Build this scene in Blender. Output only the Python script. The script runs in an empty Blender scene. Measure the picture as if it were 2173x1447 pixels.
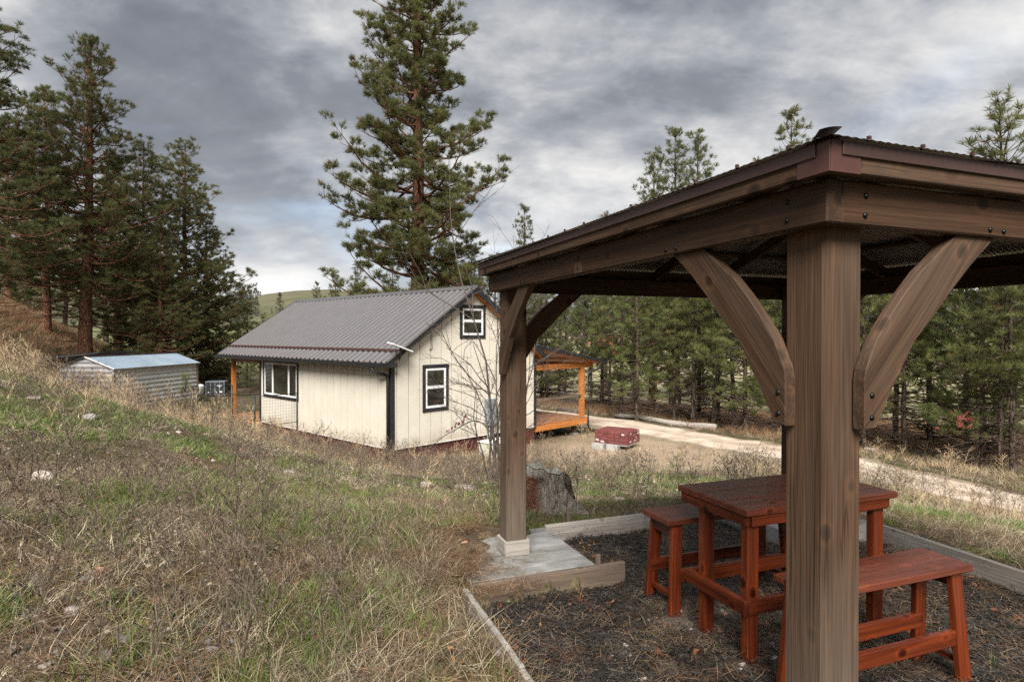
import bpy, math, random
import numpy as np
from mathutils import Vector, Matrix

R = math.radians
SC = bpy.context.scene
COL = SC.collection
rnd = random.Random(7)

# ------------------------------------------------------------------ camera, sky, sun, exposure
CAM_H = 1.75
cam_d = bpy.data.cameras.new("camera")
cam = bpy.data.objects.new("camera", cam_d)
COL.objects.link(cam)
cam.location = (0, 0, CAM_H)
cam.rotation_euler = (R(90 - 0.52), 0, 0)
cam_d.sensor_width = 36
cam_d.lens = 36 * 1298.0 / 2173.0
cam_d.clip_start = 0.05
cam_d.clip_end = 6000
SC.camera = cam

SUN_EL, SUN_AZ = 42, 184          # azimuth clockwise from +Y: the sun stands behind the camera

world = bpy.data.worlds.new("World")
SC.world = world
world.use_nodes = True


def build_sky():
    nt = world.node_tree
    N, L = nt.nodes, nt.links
    N.clear()
    out = N.new("ShaderNodeOutputWorld")
    tc = N.new("ShaderNodeTexCoord")
    sky = N.new("ShaderNodeTexSky")
    sky.sky_type = 'NISHITA'
    sky.sun_disc = False
    sky.sun_elevation = R(SUN_EL)
    sky.sun_rotation = R(SUN_AZ)
    sky.air_density = 1.0
    sky.dust_density = 1.5
    bg1 = N.new("ShaderNodeBackground")
    bg1.inputs[1].default_value = 0.05
    L.new(sky.outputs[0], bg1.inputs[0])

    sep = N.new("ShaderNodeSeparateXYZ")
    L.new(tc.outputs["Generated"], sep.inputs[0])
    # the cloud deck is a plane overhead: direction / height above the horizon
    mx = N.new("ShaderNodeMath"); mx.operation = 'MAXIMUM'; mx.inputs[1].default_value = 0.0
    L.new(sep.outputs[2], mx.inputs[0])
    ad = N.new("ShaderNodeMath"); ad.operation = 'ADD'; ad.inputs[1].default_value = 0.36
    L.new(mx.outputs[0], ad.inputs[0])
    comb = N.new("ShaderNodeCombineXYZ")
    for i in (0, 1):
        d = N.new("ShaderNodeMath"); d.operation = 'DIVIDE'
        L.new(sep.outputs[i], d.inputs[0]); L.new(ad.outputs[0], d.inputs[1])
        L.new(d.outputs[0], comb.inputs[i])

    def noise(scale, detail, rough, dist, off, stretch=(1, 1, 1)):
        mp = N.new("ShaderNodeMapping")
        mp.inputs["Location"].default_value = off
        mp.inputs["Scale"].default_value = stretch
        L.new(comb.outputs[0], mp.inputs["Vector"])
        t = N.new("ShaderNodeTexNoise")
        t.inputs["Scale"].default_value = scale
        t.inputs["Detail"].default_value = detail
        t.inputs["Roughness"].default_value = rough
        t.inputs["Distortion"].default_value = dist
        L.new(mp.outputs[0], t.inputs["Vector"])
        return t.outputs["Fac"]

    def ramp(fac, stops):
        r = N.new("ShaderNodeValToRGB")
        e = r.color_ramp.elements
        e[0].position, e[0].color = stops[0][0], (*stops[0][1], 1)
        e[1].position, e[1].color = stops[-1][0], (*stops[-1][1], 1)
        for p, c in stops[1:-1]:
            x = e.new(p); x.color = (*c, 1)
        L.new(fac, r.inputs[0])
        return r.outputs[0]

    body = noise(1.4, 8, 0.55, 0.15, (3.1, 1.7, 0.0), (0.9, 1.0, 1.0))
    fine = noise(4.6, 8, 0.60, 0.2, (7.3, 0.4, 0.0), (0.8, 1.1, 1.0))
    mixv = N.new("ShaderNodeMath"); mixv.operation = 'MULTIPLY_ADD'
    mixv.inputs[1].default_value = 0.32
    L.new(fine, mixv.inputs[0])
    sc = N.new("ShaderNodeMath"); sc.operation = 'MULTIPLY'; sc.inputs[1].default_value = 0.68
    L.new(body, sc.inputs[0]); L.new(sc.outputs[0], mixv.inputs[2])
    cloud = ramp(mixv.outputs[0], [(0.36, (0.34, 0.332, 0.318)), (0.44, (0.225, 0.226, 0.228)),
                                   (0.50, (0.135, 0.142, 0.155)), (0.56, (0.080, 0.087, 0.101)), (0.66, (0.052, 0.058, 0.070))])
    # thin bright band of cloud towards the horizon
    hz = ramp(mx.outputs[0], [(0.0, (1, 1, 1)), (0.10, (0.62, 0.62, 0.62)), (0.24, (0.12, 0.12, 0.12)), (0.42, (0, 0, 0))])
    hzf = N.new("ShaderNodeMath"); hzf.operation = 'MULTIPLY'; hzf.inputs[1].default_value = 0.75
    L.new(hz, hzf.inputs[0])
    mixc = N.new("ShaderNodeMixRGB")
    L.new(hzf.outputs[0], mixc.inputs[0])
    L.new(cloud, mixc.inputs[1])
    band = ramp(noise(2.0, 6, 0.55, 0.3, (1.3, 5.4, 0.0), (0.35, 1.0, 1.0)),
                [(0.40, (0.42, 0.41, 0.395)), (0.52, (0.33, 0.335, 0.34)), (0.66, (0.19, 0.215, 0.25))])
    L.new(band, mixc.inputs[2])
    bg2 = N.new("ShaderNodeBackground")
    bg2.inputs[1].default_value = 0.58
    L.new(mixc.outputs[0], bg2.inputs[0])
    # gaps of blue between the clouds
    gap = ramp(noise(1.3, 5, 0.5, 0.6, (5.5, 9.2, 0.0)), [(0.36, (0.75, 0.75, 0.75)), (0.48, (1, 1, 1))])
    mixs = N.new("ShaderNodeMixShader")
    L.new(gap, mixs.inputs[0])
    L.new(bg1.outputs[0], mixs.inputs[1]); L.new(bg2.outputs[0], mixs.inputs[2])
    L.new(mixs.outputs[0], out.inputs["Surface"])


build_sky()

sun_d = bpy.data.lights.new("sun", 'SUN')
sun_d.energy = 1.5
sun_d.angle = R(32)
sun_d.color = (1.0, 0.95, 0.88)
sun = bpy.data.objects.new("sun", sun_d)
COL.objects.link(sun)
sdir = Vector((math.sin(R(SUN_AZ)) * math.cos(R(SUN_EL)), math.cos(R(SUN_AZ)) * math.cos(R(SUN_EL)), math.sin(R(SUN_EL))))
sun.rotation_euler = sdir.to_track_quat('Z', 'Y').to_euler()

SC.view_settings.view_transform = 'Standard'
SC.view_settings.look = 'None'
SC.view_settings.gamma = 1
SC.view_settings.exposure = 2.4
SC.view_settings.use_curve_mapping = False
SC.render.engine = 'CYCLES'
SC.cycles.max_bounces = 3
SC.cycles.diffuse_bounces = 2
SC.cycles.glossy_bounces = 2
SC.cycles.transmission_bounces = 4
SC.cycles.transparent_max_bounces = 6
SC.cycles.use_denoising = False
SC.cycles.use_adaptive_sampling = True
SC.cycles.adaptive_threshold = 0.012
world.cycles.sampling_method = 'MANUAL'
world.cycles.sample_map_resolution = 256

# ------------------------------------------------------------------ helpers: objects
WM = {}


def reg(o, M, parent=None):
    WM[o.name] = M
    if parent is not None:
        o.parent = parent
        o.matrix_basis = WM[parent.name].inverted() @ M
    else:
        o.matrix_basis = M
    return o


def tag(o, label=None, cat=None, group=None, kind=None):
    if label: o["label"] = label
    if cat: o["category"] = cat
    if group: o["group"] = group
    if kind: o["kind"] = kind
    return o


def empty(name, loc, rz=0.0, label=None, cat=None, group=None):
    o = bpy.data.objects.new(name, None)
    o.empty_display_size = 0.2
    COL.objects.link(o)
    reg(o, Matrix.Translation(loc) @ Matrix.Rotation(rz, 4, 'Z'))
    return tag(o, label, cat, group)


def mesh_obj(name, me, M=None, parent=None, mat=None):
    o = bpy.data.objects.new(name, me)
    if mat is not None and not me.materials:
        me.materials.append(mat)
    COL.objects.link(o)
    return reg(o, M if M is not None else Matrix(), parent)


def mk_mesh(name, v, f, mat=None, smooth=False):
    me = bpy.data.meshes.new(name)
    me.from_pydata([tuple(p) for p in v], [], [tuple(q) for q in f])
    if smooth:
        me.polygons.foreach_set("use_smooth", [True] * len(me.polygons))
    if mat is not None:
        me.materials.append(mat)
    me.update()
    return me


def mk_tris(name, V, mat=None, attrs=None):
    """V: (n,3,3) loose triangles -> mesh, fast."""
    n = len(V)
    me = bpy.data.meshes.new(name)
    me.vertices.add(n * 3)
    me.vertices.foreach_set("co", V.astype(np.float32).ravel())
    me.loops.add(n * 3)
    me.loops.foreach_set("vertex_index", np.arange(n * 3, dtype=np.int32))
    me.polygons.add(n)
    me.polygons.foreach_set("loop_start", np.arange(0, n * 3, 3, dtype=np.int32))
    for k, a in (attrs or {}).items():
        at = me.attributes.new(k, 'FLOAT', 'POINT')
        at.data.foreach_set("value", np.repeat(a, 3).astype(np.float32))
    if mat is not None:
        me.materials.append(mat)
    me.update()
    return me


def mk_grid(name, P, mat=None, smooth=True, wrap=False):
    """P: (a,b,3) grid of points."""
    a, b = P.shape[:2]
    idx = np.arange(a * b).reshape(a, b)
    if wrap:
        idx = np.concatenate([idx, idx[:, :1]], 1)
    q = np.stack([idx[:-1, :-1], idx[:-1, 1:], idx[1:, 1:], idx[1:, :-1]], -1).reshape(-1, 4)
    me = bpy.data.meshes.new(name)
    me.vertices.add(a * b)
    me.vertices.foreach_set("co", P.astype(np.float32).ravel())
    me.loops.add(len(q) * 4)
    me.loops.foreach_set("vertex_index", q.astype(np.int32).ravel())
    me.polygons.add(len(q))
    me.polygons.foreach_set("loop_start", np.arange(0, len(q) * 4, 4, dtype=np.int32))
    if smooth:
        me.polygons.foreach_set("use_smooth", np.ones(len(q), bool))
    if mat is not None:
        me.materials.append(mat)
    me.update()
    me.validate()
    return me


BOXF = [(0, 3, 2, 1), (4, 5, 6, 7), (0, 1, 5, 4), (1, 2, 6, 5), (2, 3, 7, 6), (3, 0, 4, 7)]


def box_v(x0, x1, y0, y1, z0, z1):
    return [(x0, y0, z0), (x1, y0, z0), (x1, y1, z0), (x0, y1, z0), (x0, y0, z1), (x1, y0, z1), (x1, y1, z1), (x0, y1, z1)]


def bev_box(lx, ly, lz, b):
    """box centred at the origin with chamfered edges"""
    x, y, z = lx / 2, ly / 2, lz / 2
    b = min(b, x * .45, y * .45, z * .45)
    v, f = [], []
    vi = {}
    for sx in (-1, 1):
        for sy in (-1, 1):
            for sz in (-1, 1):
                for ax in range(3):
                    p = [sx * (x - b), sy * (y - b), sz * (z - b)]
                    p[ax] = (sx * x, sy * y, sz * z)[ax]
                    vi[(sx, sy, sz, ax)] = len(v); v.append(tuple(p))
    for ax in range(3):
        o = [i for i in range(3) if i != ax]
        for s in (-1, 1):
            q = []
            for a, c in ((-1, -1), (1, -1), (1, 1), (-1, 1)):
                k = [0, 0, 0]; k[ax] = s; k[o[0]] = a; k[o[1]] = c
                q.append(vi[(*k, ax)])
            f.append(q if (s > 0) == (ax != 1) else q[::-1])
    for ax in range(3):          # edges parallel to ax
        o = [i for i in range(3) if i != ax]
        for a in (-1, 1):
            for c in (-1, 1):
                k0 = [0, 0, 0]; k0[o[0]] = a; k0[o[1]] = c; k0[ax] = -1
                k1 = list(k0); k1[ax] = 1
                q = [vi[(*k0, o[0])], vi[(*k1, o[0])], vi[(*k1, o[1])], vi[(*k0, o[1])]]
                f.append(q)
    for sx in (-1, 1):
        for sy in (-1, 1):
            for sz in (-1, 1):
                f.append([vi[(sx, sy, sz, i)] for i in range(3)])
    return v, f


_bm_cache = {}


def board(name, p0, p1, w, h, mat, parent=None, up=(0, 0, 1), bev=0.004, frame=None, cat=None):
    """beam from p0 to p1 (local X along the grain); w across, h along 'up'. frame: 4x4 the points are given in."""
    F = frame if frame is not None else (WM[parent.name] if parent is not None else Matrix())
    a, b = F @ Vector(p0), F @ Vector(p1)
    upw = F.to_3x3() @ Vector(up)
    X = (b - a); L = X.length; X.normalize()
    Y = upw.cross(X).normalized(); Z = X.cross(Y)
    M = Matrix(((X.x, Y.x, Z.x, 0), (X.y, Y.y, Z.y, 0), (X.z, Y.z, Z.z, 0), (0, 0, 0, 1)))
    M.translation = (a + b) / 2
    key = (round(L, 4), round(w, 4), round(h, 4), bev, mat.name)
    me = _bm_cache.get(key)
    if me is None:
        v, f = bev_box(L, w, h, bev)
        me = mk_mesh(name, v, f, mat)
        fix_normals(me)
        _bm_cache[key] = me
    return mesh_obj(name, me, M, parent)


import bmesh


def fix_normals(me):
    bm = bmesh.new(); bm.from_mesh(me)
    bmesh.ops.recalc_face_normals(bm, faces=bm.faces)
    bm.to_mesh(me); bm.free()


def block(name, x0, x1, y0, y1, z0, z1, mat, parent=None, bev=0.004, frame=None):
    F = frame if frame is not None else (WM[parent.name] if parent is not None else Matrix())
    v, f = bev_box(abs(x1 - x0), abs(y1 - y0), abs(z1 - z0), bev)
    me = mk_mesh(name, v, f, mat); fix_normals(me)
    return mesh_obj(name, me, F @ Matrix.Translation(((x0 + x1) / 2, (y0 + y1) / 2, (z0 + z1) / 2)), parent)


def prism(name, poly, axis, c0, c1, mat, parent=None, frame=None):
    """extrude a 2D polygon along local axis 0/1/2 from c0 to c1"""
    F = frame if frame is not None else (WM[parent.name] if parent is not None else Matrix())
    n = len(poly)

    def P(a, b, c):
        return {0: (c, a, b), 1: (a, c, b), 2: (a, b, c)}[axis]
    v = [P(a, b, c0) for a, b in poly] + [P(a, b, c1) for a, b in poly]
    f = [list(range(n))[::-1], list(range(n, 2 * n))] + [[i, (i + 1) % n, n + (i + 1) % n, n + i] for i in range(n)]
    me = mk_mesh(name, v, f, mat); fix_normals(me)
    return mesh_obj(name, me, F.copy(), parent)


def tube_arr(pts, rad, ns=6, cap=False):
    pts = np.asarray(pts, float); n = len(pts)
    rad = np.broadcast_to(np.asarray(rad, float), (n,))
    T = np.gradient(pts, axis=0)
    T /= np.linalg.norm(T, axis=1)[:, None] + 1e-9
    ref = np.array([0, 0, 1.0]) if abs(T[:, 2]).mean() < .8 else np.array([1.0, 0, 0])
    A = np.cross(T, ref); A /= np.linalg.norm(A, axis=1)[:, None] + 1e-9
    B = np.cross(T, A)
    th = np.arange(ns) * 2 * np.pi / ns
    return pts[:, None] + rad[:, None, None] * (np.cos(th)[None, :, None] * A[:, None] + np.sin(th)[None, :, None] * B[:, None])


class MB:
    def __init__(s):
        s.v = []; s.f = []; s.n = 0

    def add(s, v, f):
        v = np.asarray(v, float)
        s.v.append(v); s.f += [tuple(i + s.n for i in q) for q in f]; s.n += len(v)

    def box(s, x0, x1, y0, y1, z0, z1):
        s.add(box_v(x0, x1, y0, y1, z0, z1), BOXF)

    def tube(s, pts, rad, ns=6):
        P = tube_arr(pts, rad, ns)
        n = len(P)
        f = [(i * ns + j, i * ns + (j + 1) % ns, (i + 1) * ns + (j + 1) % ns, (i + 1) * ns + j) for i in range(n - 1) for j in range(ns)]
        f += [tuple(range(ns))[::-1], tuple((n - 1) * ns + j for j in range(ns))]
        s.add(P.reshape(-1, 3), f)

    def mesh(s, name, mat, smooth=False):
        return mk_mesh(name, np.concatenate(s.v), s.f, mat, smooth)


def tube_obj(name, pts, rad, mat, parent=None, ns=8, frame=None):
    F = frame if frame is not None else (WM[parent.name] if parent is not None else Matrix())
    m = MB(); m.tube(pts, rad, ns)
    me = m.mesh(name, mat, True); fix_normals(me)
    return mesh_obj(name, me, F.copy(), parent)


def copy_tree(o, M, label=None, group=None):
    """copy a thing with its parts and sub-parts; M = new world matrix"""
    c = o.copy(); COL.objects.link(c)
    c.matrix_basis = M; WM[c.name] = M
    if label: c["label"] = label
    if group: c["group"] = group
    for ch in list(o.children):
        d = ch.copy(); COL.objects.link(d); d.parent = c
        for g in list(ch.children):
            e = g.copy(); COL.objects.link(e); e.parent = d
    return c


# ------------------------------------------------------------------ helpers: materials
def nodes(m):
    m.use_nodes = True
    return m.node_tree.nodes, m.node_tree.links, m.node_tree.nodes["Principled BSDF"]


def colramp(N, L, fac, stops):
    r = N.new("ShaderNodeValToRGB")
    e = r.color_ramp.elements
    e[0].position, e[0].color = stops[0][0], (*stops[0][1], 1)
    e[1].position, e[1].color = stops[-1][0], (*stops[-1][1], 1)
    for p, c in stops[1:-1]:
        x = e.new(p); x.color = (*c, 1)
    L.new(fac, r.inputs[0])
    return r.outputs[0]


def tex_noise(N, L, vec, scale, detail=5, rough=.55, dist=0.0):
    t = N.new("ShaderNodeTexNoise")
    t.inputs["Scale"].default_value = scale
    t.inputs["Detail"].default_value = detail
    t.inputs["Roughness"].default_value = rough
    t.inputs["Distortion"].default_value = dist
    if vec is not None: L.new(vec, t.inputs["Vector"])
    return t.outputs["Fac"]


def mapping(N, L, vec, scale=(1, 1, 1), loc=(0, 0, 0)):
    m = N.new("ShaderNodeMapping")
    m.inputs["Scale"].default_value = scale
    m.inputs["Location"].default_value = loc
    L.new(vec, m.inputs["Vector"])
    return m.outputs[0]


def mixc(N, L, fac, a, b, mode='MIX'):
    m = N.new("ShaderNodeMixRGB"); m.blend_type = mode
    for s, x in ((0, fac), (1, a), (2, b)):
        if isinstance(x, (int, float)): m.inputs[s].default_value = x
        elif isinstance(x, tuple): m.inputs[s].default_value = (*x, 1)
        else: L.new(x, m.inputs[s])
    return m.outputs[0]


def bump(N, L, P, h, strength, dist=0.01):
    b = N.new("ShaderNodeBump")
    b.inputs["Strength"].default_value = strength
    b.inputs["Distance"].default_value = dist
    L.new(h, b.inputs["Height"])
    L.new(b.outputs[0], P.inputs["Normal"])


def obj_vec(N, L, rand=7.0):
    tc = N.new("ShaderNodeTexCoord"); oi = N.new("ShaderNodeObjectInfo")
    m = N.new("ShaderNodeMath"); m.operation = 'MULTIPLY'; m.inputs[1].default_value = rand
    L.new(oi.outputs["Random"], m.inputs[0])
    a = N.new("ShaderNodeVectorMath"); a.operation = 'ADD'
    L.new(tc.outputs["Object"], a.inputs[0]); L.new(m.outputs[0], a.inputs[1])
    return a.outputs[0], oi.outputs["Random"]


def wood(name, dark, light, grey=None, grey_amt=0.0, rough=.65, coat=0.0, knots=True, bumpd=.5, grain=1.0, foot=None, checks=False):
    m = bpy.data.materials.new(name); N, L, P = nodes(m)
    v, rd = obj_vec(N, L)
    n1 = tex_noise(N, L, mapping(N, L, v, (0.7, 14 * grain, 14 * grain)), 1.0, 6, .6, .9)
    n2 = tex_noise(N, L, mapping(N, L, v, (2.5, 110 * grain, 110 * grain)), 1.0, 3, .6, .2)
    c = colramp(N, L, n1, [(.3, dark), (.62, light)])
    c2 = colramp(N, L, n2, [(.3, (.62, .62, .62)), (.65, (1.12, 1.12, 1.12))])
    c = mixc(N, L, 1.0, c, c2, 'MULTIPLY')
    if knots:
        vo = N.new("ShaderNodeTexVoronoi"); vo.inputs["Scale"].default_value = 1.0
        L.new(mapping(N, L, v, (6.5, 9, 9)), vo.inputs["Vector"])
        k = colramp(N, L, vo.outputs["Distance"], [(.10, (.20, .15, .13)), (.20, (.62, .56, .52)), (.26, (1.38, 1.3, 1.2)), (.42, (1, 1, 1))])
        sp = N.new("ShaderNodeSeparateColor"); L.new(vo.outputs["Color"], sp.inputs[0])
        ks = colramp(N, L, sp.outputs[0], [(.45, (0, 0, 0)), (.47, (1, 1, 1))])
        c = mixc(N, L, ks, c, mixc(N, L, 1.0, c, k, 'MULTIPLY'))
    if grey is not None:
        ng = tex_noise(N, L, mapping(N, L, v, (.5, 5, 5)), 1.0, 5, .6, .4)
        gf = colramp(N, L, ng, [(.45 - grey_amt * .3, (0, 0, 0)), (.72 - grey_amt * .2, (1, 1, 1))])
        mg = N.new("ShaderNodeMath"); mg.operation = 'MULTIPLY'; mg.inputs[1].default_value = grey_amt
        L.new(gf, mg.inputs[0])
        g2 = mixc(N, L, 1.0, grey, c2, 'MULTIPLY')
        gfac = mg.outputs[0]
        if foot:                          # rain and splash have silvered the lower part
            tcf = N.new("ShaderNodeTexCoord"); sx = N.new("ShaderNodeSeparateXYZ"); L.new(tcf.outputs["Object"], sx.inputs[0])
            ja = N.new("ShaderNodeMath"); ja.operation = 'MULTIPLY_ADD'; ja.inputs[1].default_value = .9; L.new(ng, ja.inputs[0]); L.new(sx.outputs[0], ja.inputs[2])
            fm = N.new("ShaderNodeMapRange"); fm.inputs[1].default_value = foot[0]; fm.inputs[2].default_value = foot[1]; fm.inputs[3].default_value = 0; fm.inputs[4].default_value = .8
            L.new(ja.outputs[0], fm.inputs[0])
            mxm = N.new("ShaderNodeMath"); mxm.operation = 'MAXIMUM'; L.new(fm.outputs[0], mxm.inputs[0]); L.new(gfac, mxm.inputs[1]); gfac = mxm.outputs[0]
        c = mixc(N, L, gfac, c, g2)
    if checks:
        nk = tex_noise(N, L, mapping(N, L, v, (.55, 30, 30)), 1.0, 2, .5, .3)
        ck = colramp(N, L, nk, [(.485, (1, 1, 1)), (.5, (.3, .27, .25)), (.515, (1, 1, 1))])
        nm_ = tex_noise(N, L, mapping(N, L, v, (1.1, 3, 3), (3, 1, 2)), 1.0, 2, .5)
        cm = colramp(N, L, nm_, [(.52, (0, 0, 0)), (.60, (.85, .85, .85))])
        c = mixc(N, L, cm, c, mixc(N, L, 1.0, c, ck, 'MULTIPLY'))
    hs = N.new("ShaderNodeHueSaturation")
    rr = N.new("ShaderNodeMapRange"); rr.inputs[3].default_value = .82; rr.inputs[4].default_value = 1.16
    L.new(rd, rr.inputs[0]); L.new(rr.outputs[0], hs.inputs["Value"]); L.new(c, hs.inputs["Color"])
    L.new(hs.outputs[0], P.inputs["Base Color"])
    P.inputs["Roughness"].default_value = rough
    P.inputs["Specular IOR Level"].default_value = .18
    P.inputs["Coat Weight"].default_value = coat
    P.inputs["Coat Roughness"].default_value = .25
    h = N.new("ShaderNodeMath"); h.operation = 'ADD'
    L.new(n1, h.inputs[0]); L.new(n2, h.inputs[1])
    bump(N, L, P, h.outputs[0], bumpd, .004)
    return m


def paint(name, col, rough=.5, metal=0.0, var=.12, scale=3.0, bumps=0.0, col2=None, spec=.5, fine=30.0):
    m = bpy.data.materials.new(name); N, L, P = nodes(m)
    v, rd = obj_vec(N, L)
    n = tex_noise(N, L, v, scale, 6, .6)
    n2 = tex_noise(N, L, v, fine, 4, .6)
    lo = col2 if col2 else tuple(c * (1 - var) for c in col)
    hi = col if col2 else tuple(c * (1 + var) for c in col)
    c = colramp(N, L, n, [(.35, lo), (.65, hi)])
    f = colramp(N, L, n2, [(.3, (1 - var * .7,) * 3), (.7, (1 + var * .4,) * 3)])
    c = mixc(N, L, 1.0, c, f, 'MULTIPLY')
    L.new(c, P.inputs["Base Color"])
    r = N.new("ShaderNodeMapRange"); r.inputs[3].default_value = rough * .8; r.inputs[4].default_value = min(1, rough * 1.25)
    L.new(n2, r.inputs[0]); L.new(r.outputs[0], P.inputs["Roughness"])
    P.inputs["Metallic"].default_value = metal
    P.inputs["Specular IOR Level"].default_value = spec
    if bumps: bump(N, L, P, n2, bumps, .004)
    return m


def foliage(name, stops, rough=.55, attr=None, trans=.0, hue=.06, val=(.65, 1.3), dead=None):
    """colour by random island / instance; optional 'tint' attribute"""
    m = bpy.data.materials.new(name); N, L, P = nodes(m)
    oi = N.new("ShaderNodeObjectInfo")
    if attr:
        a = N.new("ShaderNodeAttribute"); a.attribute_name = attr
        fac = a.outputs["Fac"]
    else:
        g = N.new("ShaderNodeNewGeometry"); fac = g.outputs["Random Per Island"]
    c = colramp(N, L, fac, stops)
    hs = N.new("ShaderNodeHueSaturation")
    r1 = N.new("ShaderNodeMapRange"); r1.inputs[3].default_value = val[0]; r1.inputs[4].default_value = val[1]
    L.new(oi.outputs["Random"], r1.inputs[0]); L.new(r1.outputs[0], hs.inputs["Value"])
    r2 = N.new("ShaderNodeMapRange"); r2.inputs[3].default_value = .5 - hue / 2; r2.inputs[4].default_value = .5 + hue / 2
    fr = N.new("ShaderNodeMath"); fr.operation = 'FRACT'
    mu = N.new("ShaderNodeMath"); mu.operation = 'MULTIPLY'; mu.inputs[1].default_value = 17.3
    L.new(oi.outputs["Random"], mu.inputs[0]); L.new(mu.outputs[0], fr.inputs[0]); L.new(fr.outputs[0], r2.inputs[0])
    L.new(r2.outputs[0], hs.inputs["Hue"]); L.new(c, hs.inputs["Color"])
    L.new(hs.outputs[0], P.inputs["Base Color"])
    P.inputs["Roughness"].default_value = rough
    P.inputs["Specular IOR Level"].default_value = .25
    if trans:
        tr = N.new("ShaderNodeBsdfTranslucent"); mx = N.new("ShaderNodeMixShader"); mx.inputs[0].default_value = trans
        L.new(hs.outputs[0], tr.inputs[0]); L.new(P.outputs[0], mx.inputs[1]); L.new(tr.outputs[0], mx.inputs[2])
        L.new(mx.outputs[0], N["Material Output"].inputs["Surface"])
    return m


M = {}
M['stain'] = wood('stained_timber', (.030, .0138, .0067), (.070, .0338, .0168), (.088, .060, .041), .26, .64, 0, True, .7, 1.0, None, True)
M['stain_grey'] = wood('weathered_stained_timber', (.040, .0205, .011), (.088, .0480, .027), (.118, .089, .066), .38, .68, 0, True, .7, 1.0, None, True)
M['stain_post'] = None
M['red'] = wood('red_varnished_timber', (.050, .0088, .0034), (.158, .031, .0092), None, 0, .42, .2, True, .3)
M['redtop'] = wood('red_varnished_top', (.078, .020, .011), (.150, .041, .022), None, 0, .40, .2, True, .3, 1.0, None, True)
M['grey'] = wood('weathered_board', (.15, .125, .10), (.36, .32, .28), (.42, .40, .37), .6, .8)
M['brownboard'] = wood('brown_board', (.07, .045, .03), (.17, .115, .08), (.25, .22, .19), .4, .75)
M['cedar'] = wood('oiled_cedar', (.30, .105, .026), (.52, .20, .055), None, 0, .5, .1, True, .2)
M['deck'] = wood('deck_timber', (.26, .115, .05), (.42, .20, .095), (.32, .25, .2), .3, .6)
M['roofdark'] = paint('charcoal_metal', (.34, .315, .315), .22, .8, .05, 2.0)
M['trimbrown'] = paint('brown_metal', (.062, .031, .025), .42, .3, .12, 3)
M['bracket'] = paint('red_brown_metal', (.085, .034, .027), .5, .2, .15, 6)
M['corr'] = paint('corrugated_aluminium', (.20, .17, .16), .35, .6, .12, 3)
M['black'] = paint('black_trim', (.018, .019, .021), .45, 0, .2, 5)
M['blackmetal'] = paint('black_metal', (.02, .02, .02), .4, .3, .2, 5)
M['bolt'] = paint('black_bolt', (.02, .022, .022), .25, .8, .2, 9)
M['siding'] = paint('beige_siding', (.61, .57, .485), .7, 0, .05, 1.5, .12, None, .3, 60)


def siding_mat():
    m = M['siding']; N, L, P = nodes(m)
    src = P.inputs["Base Color"].links[0].from_socket
    tc = N.new("ShaderNodeTexCoord"); sp = N.new("ShaderNodeSeparateXYZ"); L.new(tc.outputs["Object"], sp.inputs[0])
    n = tex_noise(N, L, mapping(N, L, tc.outputs["Object"], (2.2, 2.2, 1.2)), 1.0, 6, .65)
    a = N.new("ShaderNodeMath"); a.operation = 'MULTIPLY_ADD'; a.inputs[1].default_value = -1.1; L.new(n, a.inputs[0]); L.new(sp.outputs[2], a.inputs[2])
    r = N.new("ShaderNodeMapRange"); r.inputs[1].default_value = -1.62; r.inputs[2].default_value = -2.15; r.inputs[3].default_value = 0; r.inputs[4].default_value = .55
    L.new(a.outputs[0], r.inputs[0])
    st = tex_noise(N, L, mapping(N, L, tc.outputs["Object"], (7, 7, .5)), 1.0, 5, .6)
    streak = colramp(N, L, st, [(.35, (.985, .983, .978)), (.6, (1.01, 1.01, 1.01))])
    c = mixc(N, L, 1.0, src, streak, 'MULTIPLY')
    L.new(mixc(N, L, r.outputs[0], c, (.30, .22, .15)), P.inputs["Base Color"])


siding_mat()
M['groove'] = paint('beige_backing', (.20, .17, .125), .8, 0, .05)
M['white'] = paint('white_vinyl', (.78, .78, .78), .4, 0, .03)
M['skirt'] = paint('red_brown_skirt', (.105, .034, .026), .45, .25, .18, 3)
M['galv'] = paint('galvanised_steel', (.74, .74, .74), .45, .2, .08, 1.2, 0, (.66, .66, .66))
M['galvshade'] = paint('shaded_steel', (.34, .34, .35), .5, .3, .2, 1.2, 0, (.22, .22, .23))  # darker copy of the shed steel: the gable end's shade put into the colour
M['galvroof'] = paint('blue_grey_sheet', (.46, .58, .68), .36, .55, .18, .8, 0, (.36, .46, .55))
M['cream'] = paint('cream_board', (.62, .56, .50), .7, 0, .08)
M['conc'] = None
M['greybox'] = paint('grey_enamel', (.20, .23, .25), .45, .1, .08)
M['green'] = paint('green_sticker', (.25, .55, .04), .5)
M['utility'] = paint('pale_utility_box', (.52, .53, .45), .6, 0, .08)
M['utiltop'] = paint('white_lid', (.75, .75, .73), .6, 0, .04)
M['dark'] = paint('dark_container', (.03, .034, .042), .5, .2, .2)
M['brick'] = paint('red_paver', (.155, .042, .038), .75, 0, .3, 6, .2)
M['wrap'] = paint('plastic_wrap', (.55, .48, .47), .25, 0, .15)
M['cinder'] = paint('cinder_block', (.36, .35, .33), .9, 0, .15, 8, .5)
M['stone_w'] = paint('pale_stone', (.47, .41, .36), .85, 0, .22, 5, .6)
M['stone_p'] = paint('pink_stone', (.42, .22, .15), .85, 0, .3, 6, .6)
M['stone_g'] = paint('grey_stone', (.30, .28, .26), .85, 0, .3, 6, .6)


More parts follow.
